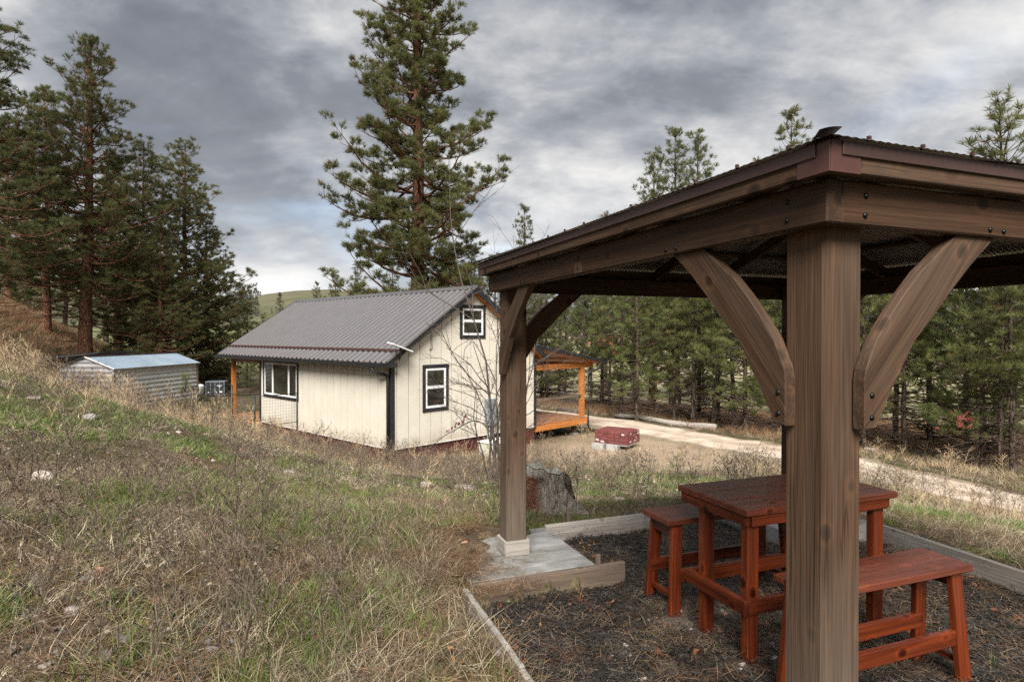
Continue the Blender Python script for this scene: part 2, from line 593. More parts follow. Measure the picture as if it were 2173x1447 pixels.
def glass_mat():
    m = bpy.data.materials.new('window_glass'); N, L, P = nodes(m)
    v, rd = obj_vec(N, L)
    n = tex_noise(N, L, v, 1.6, 3, .5)
    L.new(colramp(N, L, n, [(.35, (.012, .012, .011)), (.7, (.05, .045, .032))]), P.inputs["Base Color"])
    P.inputs["Roughness"].default_value = .04
    P.inputs["Specular IOR Level"].default_value = .8
    return m


M['glass'] = glass_mat()


def post_mat():
    """stained post, silvered by weather towards its foot"""
    m = M['stain_grey'].copy(); m.name = 'weathered_post'
    return m


M['stain_post'] = wood('weathered_post', (.037, .0172, .0085), (.088, .0442, .0228), (.130, .105, .081), .36, .66, 0, True, .9, 1.0, (.55, -.45), True)


def concrete():
    m = bpy.data.materials.new('concrete'); N, L, P = nodes(m)
    v, rd = obj_vec(N, L)
    n = tex_noise(N, L, mapping(N, L, v, (2.2, 5.5, 1)), 1.0, 7, .65, .8)
    n2 = tex_noise(N, L, v, 40, 4, .6)
    c = colramp(N, L, n, [(.32, (.09, .085, .068)), (.46, (.20, .195, .18)), (.68, (.36, .36, .36))])
    L.new(c, P.inputs["Base Color"])
    r = colramp(N, L, n, [(.4, (.8,) * 3), (.62, (.45,) * 3)])
    L.new(r, P.inputs["Roughness"])
    bump(N, L, P, n2, .25, .004)
    return m


M['conc'] = concrete()


def bark(name, c1, c2, c3):
    m = bpy.data.materials.new(name); N, L, P = nodes(m)
    v, rd = obj_vec(N, L)
    vo = N.new("ShaderNodeTexVoronoi"); vo.feature = 'DISTANCE_TO_EDGE'; vo.inputs["Scale"].default_value = 1.0
    nz = N.new("ShaderNodeTexNoise"); nz.inputs["Scale"].default_value = 6
    L.new(v, nz.inputs["Vector"])
    dv = N.new("ShaderNodeVectorMath"); dv.operation = 'MULTIPLY_ADD'; dv.inputs[1].default_value = (.12, .12, .12)
    L.new(nz.outputs["Color"], dv.inputs[0]); L.new(v, dv.inputs[2])
    L.new(mapping(N, L, dv.outputs[0], (11, 11, 2.6)), vo.inputs["Vector"])
    n = tex_noise(N, L, mapping(N, L, v, (9, 9, 4)), 1.0, 6, .65)
    c = colramp(N, L, n, [(.35, c1), (.65, c2)])
    cr = colramp(N, L, vo.outputs["Distance"], [(.0, (.25, .22, .2)), (.16, (1, 1, 1))])
    c = mixc(N, L, 1.0, c, cr, 'MULTIPLY')
    L.new(c, P.inputs["Base Color"]); P.inputs["Roughness"].default_value = .9
    P.inputs["Specular IOR Level"].default_value = .15
    bump(N, L, P, vo.outputs["Distance"], .8, .05)
    return m


M['bark_red'] = bark('ponderosa_bark', (.11, .055, .036), (.24, .118, .072), (.25, .13, .08))
M['bark_dark'] = bark('dark_bark', (.065, .048, .038), (.15, .112, .088), (.2, .1, .08))
M['twig'] = paint('dead_twig', (.20, .165, .135), .85, 0, .3, 4)
M['needle'] = foliage('pine_needles', [(0, (.078, .092, .036)), (.5, (.14, .152, .058)), (.86, (.20, .195, .078)), (.90, (.20, .125, .05)), (1, (.26, .13, .055))], .5, 'tint', .5, .03, (.8, 1.2))
M['needle_y'] = foliage('young_pine_needles', [(0, (.105, .128, .046)), (.5, (.18, .20, .072)), (.93, (.26, .27, .10)), (.965, (.2, .13, .05)), (1, (.3, .14, .06))], .5, 'tint', .5, .04, (.85, 1.2))
M['needle_f'] = foliage('far_pine_needles', [(0, (.028, .036, .024)), (1, (.07, .08, .045))], .6, 'tint', 0, .03, (.8, 1.2))
M['needle_r'] = foliage('dead_red_needles', [(0, (.30, .11, .055)), (1, (.48, .20, .11))], .6, 'tint')
M['shrub'] = paint('grey_twig', (.085, .065, .055), .8, 0, .3, 5)
M['redleaf'] = paint('dry_red_leaf', (.13, .025, .018), .7, 0, .3, 5)

# ------------------------------------------------------------------ terrain
PYAW = 0.3614
P0 = np.array([.9846, 1.9125])
PU = np.array([-math.sin(PYAW), math.cos(PYAW)])
PV = np.array([math.cos(PYAW), math.sin(PYAW)])
HYAW = 0.76
H0 = np.array([-3.3814, 17.1385])
HG = np.array([math.sin(HYAW), math.cos(HYAW)])
HN = np.array([-math.cos(HYAW), math.sin(HYAW)])

CTRL = np.array([
    (0, 0, .12), (-1, 1.2, .22), (-2, 2.2, .38), (1, .5, .02), (3, 0, -.05), (-3.2, 4, .46), (-1.5, 4.2, .16), (-1.6, 6.3, -.02),
    (.56, 1.75, -.06), (.1, 3.0, -.06), (-.30, 4.1, -.04), (-.70, 5.23, -.03), (.3, 5.65, -.06), (1.06, 5.95, -.08), (3.02, 6.69, -.16), (3.86, 4.49, -.07), (4.35, 3.19, -.04),
    (.9, 7.0, -.26), (-1, 8, -.42), (0, 10, -.85), (-1, 12.5, -1.25), (0, 15, -1.7), (-3.4, 16.4, -1.92), (-1.5, 14.6, -1.72), (-2.5, 10, -.62), (3, 10, -.85), (5, 13, -1.35), (3, 19, -2.0), (2, 24, -2.1),
    (-4.6, 6.5, .35), (-6, 8, .62), (-9, 10, 1.2), (-11.7, 14, 1.05), (-8, 13.5, -.1), (-5.3, 15.5, -1.42), (-5, 11.5, -.25), (-9.6, 17, -.9), (-11.1, 17.0, -.55), (-7.6, 17.8, -1.4),
    (-9.3, 19.3, -1.25), (-7.8, 20.3, -1.5), (-12, 21.5, -1.3), (-14, 19.5, -.8), (-15.5, 25, -1.35), (-16, 30, -1.5), (-12, 30, -1.6), (-10, 26, -1.75), (-6, 22, -1.85), (0, 22, -1.95), (-5, 32, -2.1),
    (0, 40, -2.6), (10, 40, -3.0), (-15, 40, -2.2), (-20, 48, -2.55), (-24, 48, -2.4),
    (-20, 14, 3.6), (-25, 25, 2.2), (-20, 22, .6), (-30, 40, 2.0), (-24, 36, -.9), (-33, 50, .8), (-41, 50, 6.0), (-45, 35, 9), (-20, 5, 4), (-14, 0, 2.2), (-20, -5, 4), (-9, 3, 1.35),
    (6, 7, -.55), (10, 6, -1.2), (10.6, 12.6, -1.85), (9.9, 17.1, -2.0), (7, 21.9, -2.05), (4.4, 26.7, -2.1), (14, 14, -2.1), (14, 17, -2.1), (12, 22, -2.15), (16, 22, -2.4), (10, 28, -2.4),
    (20, 15, -2.4), (25, 30, -3.2), (15, 40, -3.4), (0, 60, -4), (30, 60, -5), (-30, 80, -1), (30, 5, -2.2), (20, -5, -1.6), (0, -8, .3), (60, 40, -6), (60, 0, -4),
    (-60, 20, 14), (-60, 80, 9), (0, 100, -6), (60, 100, -7), (-60, -10, 10), (60, -20, -4), (0, -40, 1)], float)


def _phi(d2):
    return np.where(d2 > 1e-12, d2 * np.log(np.sqrt(d2) + 1e-12), 0.0)


def tps_fit(C, lam=.02):
    n = len(C); X = C[:, :2]
    d2 = ((X[:, None] - X[None]) ** 2).sum(-1)
    K = _phi(d2) + lam * np.eye(n)
    P = np.c_[np.ones(n), X]
    A = np.block([[K, P], [P.T, np.zeros((3, 3))]])
    return np.linalg.solve(A, np.r_[C[:, 2], 0, 0, 0])


TW = tps_fit(CTRL)


def vnoise(x, y, s, seed=0):
    x = np.asarray(x) / s; y = np.asarray(y) / s
    xi = np.floor(x).astype(np.int64); yi = np.floor(y).astype(np.int64)
    fx = x - xi; fy = y - yi
    fx = fx * fx * (3 - 2 * fx); fy = fy * fy * (3 - 2 * fy)

    def h(a, b):
        k = (a * 374761393 + b * 668265263 + seed * 1442695041) & 0xffffffff
        k = ((k ^ (k >> 13)) * 1274126177) & 0xffffffff
        return ((k ^ (k >> 16)) & 0xffff) / 65535.0
    return (h(xi, yi) * (1 - fx) + h(xi + 1, yi) * fx) * (1 - fy) + (h(xi, yi + 1) * (1 - fx) + h(xi + 1, yi + 1) * fx) * fy


def far_z(x, y):
    r = np.hypot(x, y); az = np.degrees(np.arctan2(x, y))
    base = -6 + 11 * np.clip((r - 110) / 200, 0, 1) ** 1.3
    # ridge line: pixels above the horizon by azimuth
    pts = [(-180, 60), (-60, 120), (-35, 95), (-25, 76), (-23.2, 74), (-22, 82), (-19.5, 90), (-16.5, 94), (-12, 84), (-5, 60), (0, 45), (10, 72), (30, 70), (60, 70), (180, 60)]
    ang = np.interp(az, [p[0] for p in pts], [p[1] for p in pts]) / 1298.0
    top = ang * 760
    k = np.clip((r - 300) / 460, 0, 1)
    k = k * k * (3 - 2 * k)
    z = base + (top - 5) * k
    z = z + (vnoise(x, y, 90, 5) - .5) * 9 * np.clip((r - 250) / 300, 0, 1) * (1 - k * .6)
    return z - np.clip(r - 760, 0, None) * .06


def base_z(x, y, rough=True):
    x = np.asarray(x, float); y = np.asarray(y, float)
    sh = x.shape; xf = x.ravel(); yf = y.ravel()
    out = np.zeros(len(xf))
    for i in range(0, len(xf), 20000):
        a = xf[i:i + 20000]; b = yf[i:i + 20000]
        d2 = (a[:, None] - CTRL[None, :, 0]) ** 2 + (b[:, None] - CTRL[None, :, 1]) ** 2
        out[i:i + 20000] = _phi(d2) @ TW[:-3] + TW[-3] + TW[-2] * a + TW[-1] * b
    r = np.hypot(xf, yf)
    w = np.clip((r - 55) / 45, 0, 1); w = w * w * (3 - 2 * w)
    az = np.degrees(np.arctan2(xf, yf))
    z = np.clip(out, -8, 16) * (1 - w) + far_z(xf, yf) * w
    if not rough: return z.reshape(sh)
    amp = np.clip(r / 6, .25, 1) * np.clip((road_dist(xf, yf) - 1.7) / .8, 0, 1)
    z = z + ((vnoise(xf, yf, 1.7, 1) - .5) * .09 + (vnoise(xf, yf, .6, 2) - .5) * .045) * amp * (1 - w)
    return z.reshape(sh)


def bed_uv(x, y):
    dx = np.asarray(x) - P0[0]; dy = np.asarray(y) - P0[1]
    return dx * PU[0] + dy * PU[1], dx * PV[0] + dy * PV[1]


def house_gn(x, y):
    dx = np.asarray(x) - H0[0]; dy = np.asarray(y) - H0[1]
    return dx * HG[0] + dy * HG[1], dx * HN[0] + dy * HN[1]


def in_bed(x, y, m=0.0):
    u, v = bed_uv(x, y)
    return (u > -.9 - m) & (u < 3.66 + m) & (v > -.40 - m) & (v < 3.60 + m)


ROAD = np.array([(13.5, 2.0), (12.2, 7.5), (10.75, 12.9), (9.95, 16.4), (8.7, 19.4), (7.0, 22.2), (4.5, 26.7), (1.0, 32), (-4, 41), (-10, 55)])


def catmull(P, n=12):
    P = np.asarray(P, float); out = []
    Q = np.vstack([2 * P[0] - P[1], P, 2 * P[-1] - P[-2]])
    for i in range(1, len(Q) - 2):
        for t in np.arange(n) / n:
            a, b, c, d = Q[i - 1:i + 3]
            out.append(.5 * ((2 * b) + (-a + c) * t + (2 * a - 5 * b + 4 * c - d) * t * t + (-a + 3 * b - 3 * c + d) * t ** 3))
    out.append(P[-1])
    return np.array(out)


RC = catmull(ROAD)


def road_dist(x, y):
    x = np.asarray(x, float); y = np.asarray(y, float)
    d = np.full(x.shape, 1e9)
    for p in RC[::2]:
        d = np.minimum(d, (x - p[0]) ** 2 + (y - p[1]) ** 2)
    return np.sqrt(d)


def gz(x, y):
    """ground height used to stand things on"""
    x = np.asarray(x, float); y = np.asarray(y, float)
    z = base_z(x, y)
    u, v = bed_uv(x, y)
    lsh = np.maximum(2.75 - u, v - .60)
    ins = np.clip(np.minimum.reduce([u + .9, 3.75 - u, v + .455, 3.65 - v, lsh]) / .05, 0, 1)
    z = z * (1 - ins) + (-.26) * ins
    sl = np.clip(np.minimum.reduce([u - 2.68, 3.70 - u, v + .33, .70 - v]) / .12, 0, 1)
    z = z * (1 - sl) + (-.05) * sl
    near = (u > 2.64) & (u < 4.0) & (v > -.7) & (v < .6)
    wob = (vnoise(x, y, .13, 41) - .5) * .16
    cov = np.clip(np.maximum((-.36 + (u - 2.66) * .55 + wob - v) / .10, (u - 3.50 + wob * .6) / .08) , 0, 1) * np.clip((.55 - v) / .1, 0, 1) * np.clip((u - 2.66) / .06, 0, 1)
    z = np.where(near, np.maximum(z, -.05 + .085 * cov + (vnoise(x, y, .09, 42) - .5) * .02 * cov), z)
    g, n = house_gn(x, y)
    hd = np.maximum.reduce([-g - .2, g - 6.3, -n - .3, n - 11.4])
    wh = np.clip(1 - hd / 1.2, 0, 1); wh = wh * wh * (3 - 2 * wh)
    pad = np.interp(g, [-1, 6], [-1.78, -2.0]) + np.interp(n, [0, 11], [-.06, .14])
    z = z * (1 - wh) + pad * wh
    return z


def gz1(x, y):
    return float(gz(np.array([x]), np.array([y]))[0])


def ground_mat():
    m = bpy.data.materials.new('meadow_soil'); N, L, P = nodes(m)
    tc = N.new("ShaderNodeTexCoord")
    v = tc.outputs["Object"]
    big = tex_noise(N, L, v, .55, 6, .6)
    mid = tex_noise(N, L, v, 4.5, 6, .65, .5)
    fin = tex_noise(N, L, v, 38, 6, .7)
    soil = colramp(N, L, mid, [(.32, (.050, .036, .025)), (.5, (.12, .092, .062)), (.68, (.24, .19, .13))])
    grn = colramp(N, L, fin, [(.35, (.03, .042, .014)), (.65, (.085, .105, .035))])
    gm = colramp(N, L, big, [(.46, (0, 0, 0)), (.60, (.75, .75, .75))])
    c = mixc(N, L, gm, soil, grn)
    fl = colramp(N, L, fin, [(.28, (.5, .47, .43)), (.62, (1.15, 1.12, 1.08))])
    c = mixc(N, L, 1.0, c, fl, 'MULTIPLY')
    # far slopes: grassland; broad patches
    sep = N.new("ShaderNodeSeparateXYZ"); L.new(v, sep.inputs[0])
    ln = N.new("ShaderNodeVectorMath"); ln.operation = 'LENGTH'; L.new(v, ln.inputs[0])
    far = N.new("ShaderNodeMapRange"); far.inputs[1].default_value = 120; far.inputs[2].default_value = 200
    L.new(ln.outputs["Value"], far.inputs[0])
    fn = tex_noise(N, L, v, .012, 6, .6, .5)
    fgrass = colramp(N, L, fn, [(.35, (.085, .085, .050)), (.55, (.125, .120, .072)), (.7, (.15, .135, .09))])
    mead = N.new("ShaderNodeMapRange"); mead.inputs[1].default_value = 330; mead.inputs[2].default_value = 290
    L.new(ln.outputs["Value"], mead.inputs[0])
    fgrass = mixc(N, L, mead.outputs[0], fgrass, (.17, .18, .085))
    # the mountain to the right is wooded; haze mixed into its colour as pale blue
    mt = N.new("ShaderNodeMapRange"); mt.inputs[1].default_value = -60; mt.inputs[2].default_value = 60
    L.new(sep.outputs[0], mt.inputs[0])
    wd = colramp(N, L, tex_noise(N, L, v, .05, 6, .7), [(.35, (.055, .075, .075)), (.65, (.11, .13, .12))])
    fgrass = mixc(N, L, mt.outputs[0], fgrass, wd)
    c = mixc(N, L, far.outputs[0], c, fgrass)
    fr = N.new("ShaderNodeMapRange"); fr.inputs[1].default_value = 38; fr.inputs[2].default_value = 62; L.new(ln.outputs["Value"], fr.inputs[0])
    fr2 = N.new("ShaderNodeMapRange"); fr2.inputs[1].default_value = 320; fr2.inputs[2].default_value = 240; L.new(ln.outputs["Value"], fr2.inputs[0])
    m1 = N.new("ShaderNodeMath"); m1.operation = 'MULTIPLY'; L.new(fr.outputs[0], m1.inputs[0]); L.new(fr2.outputs[0], m1.inputs[1])
    m2 = N.new("ShaderNodeMath"); m2.operation = 'MULTIPLY'; L.new(m1.outputs[0], m2.inputs[0])
    mt2 = N.new("ShaderNodeMapRange"); mt2.inputs[1].default_value = -18; mt2.inputs[2].default_value = 0; L.new(sep.outputs[0], mt2.inputs[0]); L.new(mt2.outputs[0], m2.inputs[1])
    c = mixc(N, L, m2.outputs[0], c, colramp(N, L, tex_noise(N, L, v, .12, 5, .6), [(.35, (.20, .20, .10)), (.6, (.36, .32, .20))]))
    # bare tan yard between the deck and the track
    yd = N.new("ShaderNodeVectorMath"); yd.operation = 'DISTANCE'; yd.inputs[1].default_value = (4.6, 19.2, -2.0); L.new(v, yd.inputs[0])
    yn = N.new("ShaderNodeMath"); yn.operation = 'MULTIPLY_ADD'; yn.inputs[1].default_value = 4.0; L.new(tex_noise(N, L, v, .6, 6, .65), yn.inputs[0]); L.new(yd.outputs["Value"], yn.inputs[2])
    ym = N.new("ShaderNodeMapRange"); ym.inputs[1].default_value = 7.2; ym.inputs[2].default_value = 4.6; L.new(yn.outputs[0], ym.inputs[0])
    c = mixc(N, L, ym.outputs[0], c, colramp(N, L, fin, [(.3, (.23, .165, .11)), (.65, (.46, .36, .26))]))
    L.new(c, P.inputs["Base Color"]); P.inputs["Roughness"].default_value = .95
    P.inputs["Specular IOR Level"].default_value = .1
    h = N.new("ShaderNodeMath"); h.operation = 'ADD'; L.new(mid, h.inputs[0]); L.new(fin, h.inputs[1])
    bump(N, L, P, h.outputs[0], .8, .03)
    return m


def build_ground():
    rr = [0.0, .35, .7]
    r = 1.0
    while r < 1600:
        rr.append(r); r *= 1.0205 if r < 40 else 1.035
    az = np.concatenate([np.linspace(-48, 48, 330), np.linspace(48, 312, 90)[1:-1]])
    rr = np.array(rr)
    A, Rr = np.meshgrid(np.radians(az), rr)
    X = Rr * np.sin(A); Y = Rr * np.cos(A)
    Z = gz(X, Y)
    Z[0, :] = Z[0, 0]
    me = mk_grid("ground", np.stack([X, Y, Z], -1), ground_mat(), True, True)
    fix_normals(me)
    o = mesh_obj("ground", me)
    tag(o, "grassy hillside ground running to the far hills", None, None, "structure")


build_ground()


def strip(name, center, half, mat, lift, nac=17, noise_amp=.0):
    C = np.asarray(center)
    T = np.gradient(C, axis=0); T /= np.linalg.norm(T, axis=1)[:, None]
    Nn = np.stack([T[:, 1], -T[:, 0]], -1)
    t = np.linspace(-1, 1, nac)
    hw = half * (1 + (vnoise(np.arange(len(C)) * .9, np.zeros(len(C)), 2.0, 3) - .5) * .35)
    XY = C[:, None] + Nn[:, None] * (t[None, :, None] * hw[:, None, None])
    Z = gz(XY[..., 0], XY[..., 1]) + lift - .06 * np.abs(t[None, :]) ** 6 - .035 * np.exp(-((np.abs(t) - .45) / .16) ** 2)[None] + (vnoise(XY[..., 0], XY[..., 1], .4, 77) - .5) * .03
    me = mk_grid(name, np.concatenate([XY, Z[..., None]], -1), mat)
    fix_normals(me)
    at = me.attributes.new('across', 'FLOAT', 'POINT'); at.data.foreach_set('value', np.tile(t, len(C)).astype(np.float32))
    return mesh_obj(name, me)


def road_mat():
    m = bpy.data.materials.new('pale_gravel_road'); N, L, P = nodes(m)
    tc = N.new("ShaderNodeTexCoord"); v = tc.outputs["Object"]
    n = tex_noise(N, L, v, 1.3, 6, .6); f = tex_noise(N, L, v, 45, 5, .7)
    c = colramp(N, L, n, [(.35, (.42, .33, .25)), (.6, (.66, .56, .46))])
    c = mixc(N, L, 1.0, c, colramp(N, L, f, [(.3, (.68, .66, .63)), (.65, (1.1, 1.1, 1.1))]), 'MULTIPLY')
    at = N.new("ShaderNodeAttribute"); at.attribute_name = 'across'
    ab = N.new("ShaderNodeMath"); ab.operation = 'ABSOLUTE'; L.new(at.outputs["Fac"], ab.inputs[0])
    wv = N.new("ShaderNodeMath"); wv.operation = 'MULTIPLY_ADD'; wv.inputs[1].default_value = .5; L.new(tex_noise(N, L, v, 1.9, 5, .65), wv.inputs[0]); L.new(ab.outputs[0], wv.inputs[2])
    sides = colramp(N, L, wv.outputs[0], [(.28, (.35, .35, .35)), (.42, (0, 0, 0)), (.86, (0, 0, 0)), (1.0, (.9, .9, .9))])
    c = mixc(N, L, sides, c, colramp(N, L, f, [(.35, (.13, .105, .07)), (.65, (.30, .245, .17))]))
    L.new(c, P.inputs["Base Color"]); P.inputs["Roughness"].default_value = .95
    P.inputs["Specular IOR Level"].default_value = .1
    bump(N, L, P, f, .5, .02)
    return m


M['road'] = road_mat()
tag(strip("dirt_road", RC, 1.75, M['road'], .055), "pale gravel track curving past the house into the pines", None, None, "structure")


def mulch_mat():
    m = bpy.data.materials.new('dark_mulch'); N, L, P = nodes(m)
    tc = N.new("ShaderNodeTexCoord"); v = tc.outputs["Object"]
    n = tex_noise(N, L, v, 2.2, 6, .6); f = tex_noise(N, L, mapping(N, L, v, (60, 60, 60)), 1, 5, .75, 1.0)
    c = colramp(N, L, f, [(.3, (.010, .010, .010)), (.55, (.048, .042, .037)), (.75, (.12, .10, .08))])
    # bare gravelly patch worn under the table
    u = N.new("ShaderNodeVectorMath"); u.operation = 'DISTANCE'
    cx = P0 + 1.75 * PU + 1.25 * PV
    u.inputs[1].default_value = (cx[0], cx[1], -.16)
    L.new(v, u.inputs[0])
    ad = N.new("ShaderNodeMath"); ad.operation = 'MULTIPLY_ADD'; ad.inputs[1].default_value = 1.2
    L.new(n, ad.inputs[0]); L.new(u.outputs["Value"], ad.inputs[2])
    g = colramp(N, L, ad.outputs[0], [(.9, (1, 1, 1)), (1.0, (0, 0, 0))])
    mr = N.new("ShaderNodeMapRange"); mr.inputs[1].default_value = 1.75; mr.inputs[2].default_value = 1.25
    L.new(ad.outputs[0], mr.inputs[0])
    gr = colramp(N, L, f, [(.3, (.10, .075, .055)), (.6, (.22, .175, .135)), (.75, (.3, .26, .22))])
    c = mixc(N, L, mr.outputs[0], c, gr)
    L.new(c, P.inputs["Base Color"]); P.inputs["Roughness"].default_value = .9
    bump(N, L, P, f, 1.0, .03)
    return m


def build_bed():
    us = np.linspace(-.9, 3.66, 76); vs = np.linspace(-.385, 3.56, 66)
    Uu, Vv = np.meshgrid(us, vs, indexing='ij')
    X = P0[0] + Uu * PU[0] + Vv * PV[0]; Y = P0[1] + Uu * PU[1] + Vv * PV[1]
    Z = -.165 + (vnoise(X, Y, .35, 9) - .5) * .05 + (vnoise(X, Y, .12, 10) - .5) * .025
    me = mk_grid("mulch_bed", np.stack([X, Y, Z], -1), mulch_mat()); fix_normals(me)
    tag(mesh_obj("mulch_bed", me), "dark shredded mulch bed under the gazebo", None, None, "structure")


build_bed()
PF = Matrix.Translation((P0[0], P0[1], 0)) @ Matrix.Rotation(PYAW, 4, 'Z')      # gazebo frame: x = v, y = u
HF = Matrix.Translation((H0[0], H0[1], 0)) @ Matrix.Rotation(math.pi / 2 - HYAW, 4, 'Z')   # house frame: x = g, y = n

# ------------------------------------------------------------------ gazebo
LU, LV = 3.33, 3.25
ZB, ZT = 2.103, 2.243


def build_gazebo():
    gzb = empty("gazebo", (P0[0] + 1.6 * PV[0], P0[1] + 1.6 * PV[1], 0), PYAW,
                "brown timber gazebo with curved braces and low metal hip roof", "gazebo")
    F = PF

    def pt(v, u, z): return (v, u, z)
    # posts
    hw = .0855
    cent = {}
    for iu, u in enumerate((.159, LU - .159)):
        for iv, v in enumerate((.156, LV - .156)):
            p = board("post", pt(v, u, .02), pt(v, u, ZT - .01), hw * 2, hw * 2, M['stain_post'], gzb, (0, 1, 0), .012, F)
            cent[(iu, iv)] = (v, u)
            b = .103
            for sgn in (-1, 1):
                board("base_trim", pt(v - b, u + sgn * (hw + .010), .062), pt(v + b, u + sgn * (hw + .010), .062), .018, .12, M['grey'], p, (0, 0, 1), .003, F)
                board("base_trim", pt(v + sgn * (hw + .010), u - hw - .001, .062), pt(v + sgn * (hw + .010), u + hw + .001, .062), .018, .12, M['grey'], p, (0, 0, 1), .003, F)
    # beams (outer plate) and inner ledger
    t = .064
    zc, hh = (ZB + ZT) / 2, ZT - ZB
    bl = board("beam", pt(t / 2, 0, zc), pt(t / 2, LU, zc), t, hh, M['stain'], gzb, (0, 0, 1), .006, F)
    br = board("beam", pt(LV - t / 2, 0, zc), pt(LV - t / 2, LU, zc), t, hh, M['stain'], gzb, (0, 0, 1), .006, F)
    bn = board("beam", pt(t, t / 2 + .001, zc - .001), pt(LV - t, t / 2 + .001, zc - .001), t, hh, M['stain'], gzb, (0, 0, 1), .006, F)
    bf = board("beam", pt(t, LU - t / 2 - .001, zc - .001), pt(LV - t, LU - t / 2 - .001, zc - .001), t, hh, M['stain'], gzb, (0, 0, 1), .006, F)

    def bolt(par, v, u, z, ax):
        th = np.arange(10) * 2 * np.pi / 10
        rings = [(.0095, 0.0), (.0095, .002), (.007, .0055), (.003, .0075)]
        V = []
        for r, d in rings:
            for a in th:
                if ax == 'v': V.append((v - d, u + r * math.cos(a), z + r * math.sin(a)))
                else: V.append((v + r * math.cos(a), u - d, z + r * math.sin(a)))
        f = [(i * 10 + j, i * 10 + (j + 1) % 10, (i + 1) * 10 + (j + 1) % 10, (i + 1) * 10 + j) for i in range(3) for j in range(10)]
        f.append(tuple(30 + j for j in range(10)))
        me = mk_mesh("bolt", V, f, M['bolt'], True); fix_normals(me)
        mesh_obj("bolt", me, F.copy(), par)
    for u, z in ((.164, 2.198), (.164, 2.136), (.855, 2.126), (.782, 2.125), (1.71, 2.197), (1.71, 2.137), (2.609, 2.128), (2.534, 2.126), (3.191, 2.2), (3.191, 2.138)):
        bolt(bl, 0.0, u, z, 'v')
    for v, z in ((.164, 2.198), (.16, 2.135), (.77, 2.126), (.844, 2.124), (1.65, 2.2), (1.65, 2.137)):
        bolt(bn, v, 0.0, z, 'u')
    # small splice block on the left plate
    block("splice_block", -.003, 0, 1.665, 1.755, 2.108, 2.168, M['stain_grey'], bl, .001, F)

    # curved braces: outline in (along, z)
    lo = [(.833, ZB), (.703, 1.997), (.597, 1.899), (.514, 1.814), (.421, 1.729), (.363, 1.639), (.308, 1.557), (.267, 1.488), (.245, 1.444), (.190, 1.440)]
    up = [(.190, 1.60), (.196, 1.637), (.243, 1.735), (.309, 1.819), (.379, 1.897), (.453, 1.970), (.531, 2.028), (.627, ZB)]
    outline = lo + up
    for iu in (0, 1):
        for iv in (0, 1):
            # along u (under the side plates)
            poly = [((a if iu == 0 else LU - a), z) for a, z in outline]
            x0, x1 = (.022, .068) if iv == 0 else (LV - .068, LV - .022)
            v_ = [(x0, a, z) for a, z in poly] + [(x1, a, z) for a, z in poly]
            add_brace(gzb, poly, 0, x0, x1, F, bolt, iv == 0 and iu == 0)
            poly = [((a if iv == 0 else LV - a), z) for a, z in outline]
            y0, y1 = (.022, .068) if iu == 0 else (LU - .068, LU - .022)
            add_brace(gzb, poly, 1, y0, y1, F, bolt, iv == 0 and iu == 0)
    # fascia boards under the eave, metal drip edge, corner brackets
    o = .064; zf = 2.242; zft = 2.325; th = .034
    A = [(-o, -o), (LV + o, -o), (LV + o, LU + o), (-o, LU + o)]
    for i in range(4):
        a = np.array(A[i]); b = np.array(A[(i + 1) % 4]); d = (b - a) / np.linalg.norm(b - a); nin = np.array([-d[1], d[0]])
        s = a + nin * th / 2 + d * (th if i % 2 else 0); e = b + nin * th / 2 - d * (th if i % 2 else 0)
        fb = board("fascia_board", (s[0], s[1], (zf + zft) / 2), (e[0], e[1], (zf + zft) / 2), th, zft - zf, M['stain_grey'], gzb, (0, 0, 1), .004, F)
        # drip edge: thin angle outside the fascia
        s2 = a - nin * .006 + d * .045; e2 = b - nin * .006 - d * .045
        board("drip_edge", (s2[0], s2[1], zft - .012), (e2[0], e2[1], zft - .012), .008, .042, M['trimbrown'], gzb, (0, 0, 1), .001, F)
        # corner bracket: two plates
        block("corner_bracket", *sorted((a[0] - .004 * np.sign(a[0] - 1), a[0] - .004 * np.sign(a[0] - 1) - .12 * np.sign(a[0] - 1))), *sorted((a[1] + .004 * np.sign(a[1] - 1), a[1])), zf - .002, zft + .01, M['bracket'], gzb, .001, F)
        block("corner_bracket", *sorted((a[0] + .004 * np.sign(a[0] - 1), a[0])), *sorted((a[1] + .0045 * np.sign(a[1] - 1), a[1] - .12 * np.sign(a[1] - 1))), zf - .002, zft + .01, M['bracket'], gzb, .001, F)
    # hip roof of mini-corrugated sheet
    oe = .095; ze = 2.338; pitch = math.tan(R(19.2))
    v0, v1, u0, u1 = -oe, LV + oe, -oe, LU + oe
    per = .034
    half = (v1 - v0) / 2

    def sheet(p0, d, nin, L, run_fn):
        n = int(L / (per / 4)); s = np.linspace(0, L, n)
        w = .0018 * np.cos(s / per * 2 * np.pi)
        G = np.zeros((n, 3, 3))
        for k, fr in enumerate((0, .04, 1.0)):
            rl = np.maximum(run_fn(s), .002) * fr
            XY = p0[None] + d[None] * s[:, None] + nin[None] * rl[:, None]
            G[:, k, :2] = XY; G[:, k, 2] = ze + rl * pitch + w
        me = mk_grid("roof_sheet", G, M['corr'], True); fix_normals(me)
        return mesh_obj("roof_sheet", me, F.copy(), gzb)
    runs = lambda L: (lambda s: np.minimum(np.minimum(s, L - s), half))
    Lv, Lu = v1 - v0, u1 - u0
    sheet(np.array([v0, u0]), np.array([1., 0]), np.array([0., 1]), Lv, runs(Lv))
    sheet(np.array([v1, u0]), np.array([0., 1]), np.array([-1., 0]), Lu, runs(Lu))
    sheet(np.array([v1, u1]), np.array([-1., 0]), np.array([0., -1]), Lv, runs(Lv))
    sheet(np.array([v0, u1]), np.array([0., -1]), np.array([1., 0]), Lu, runs(Lu))
    zr = ze + half * pitch
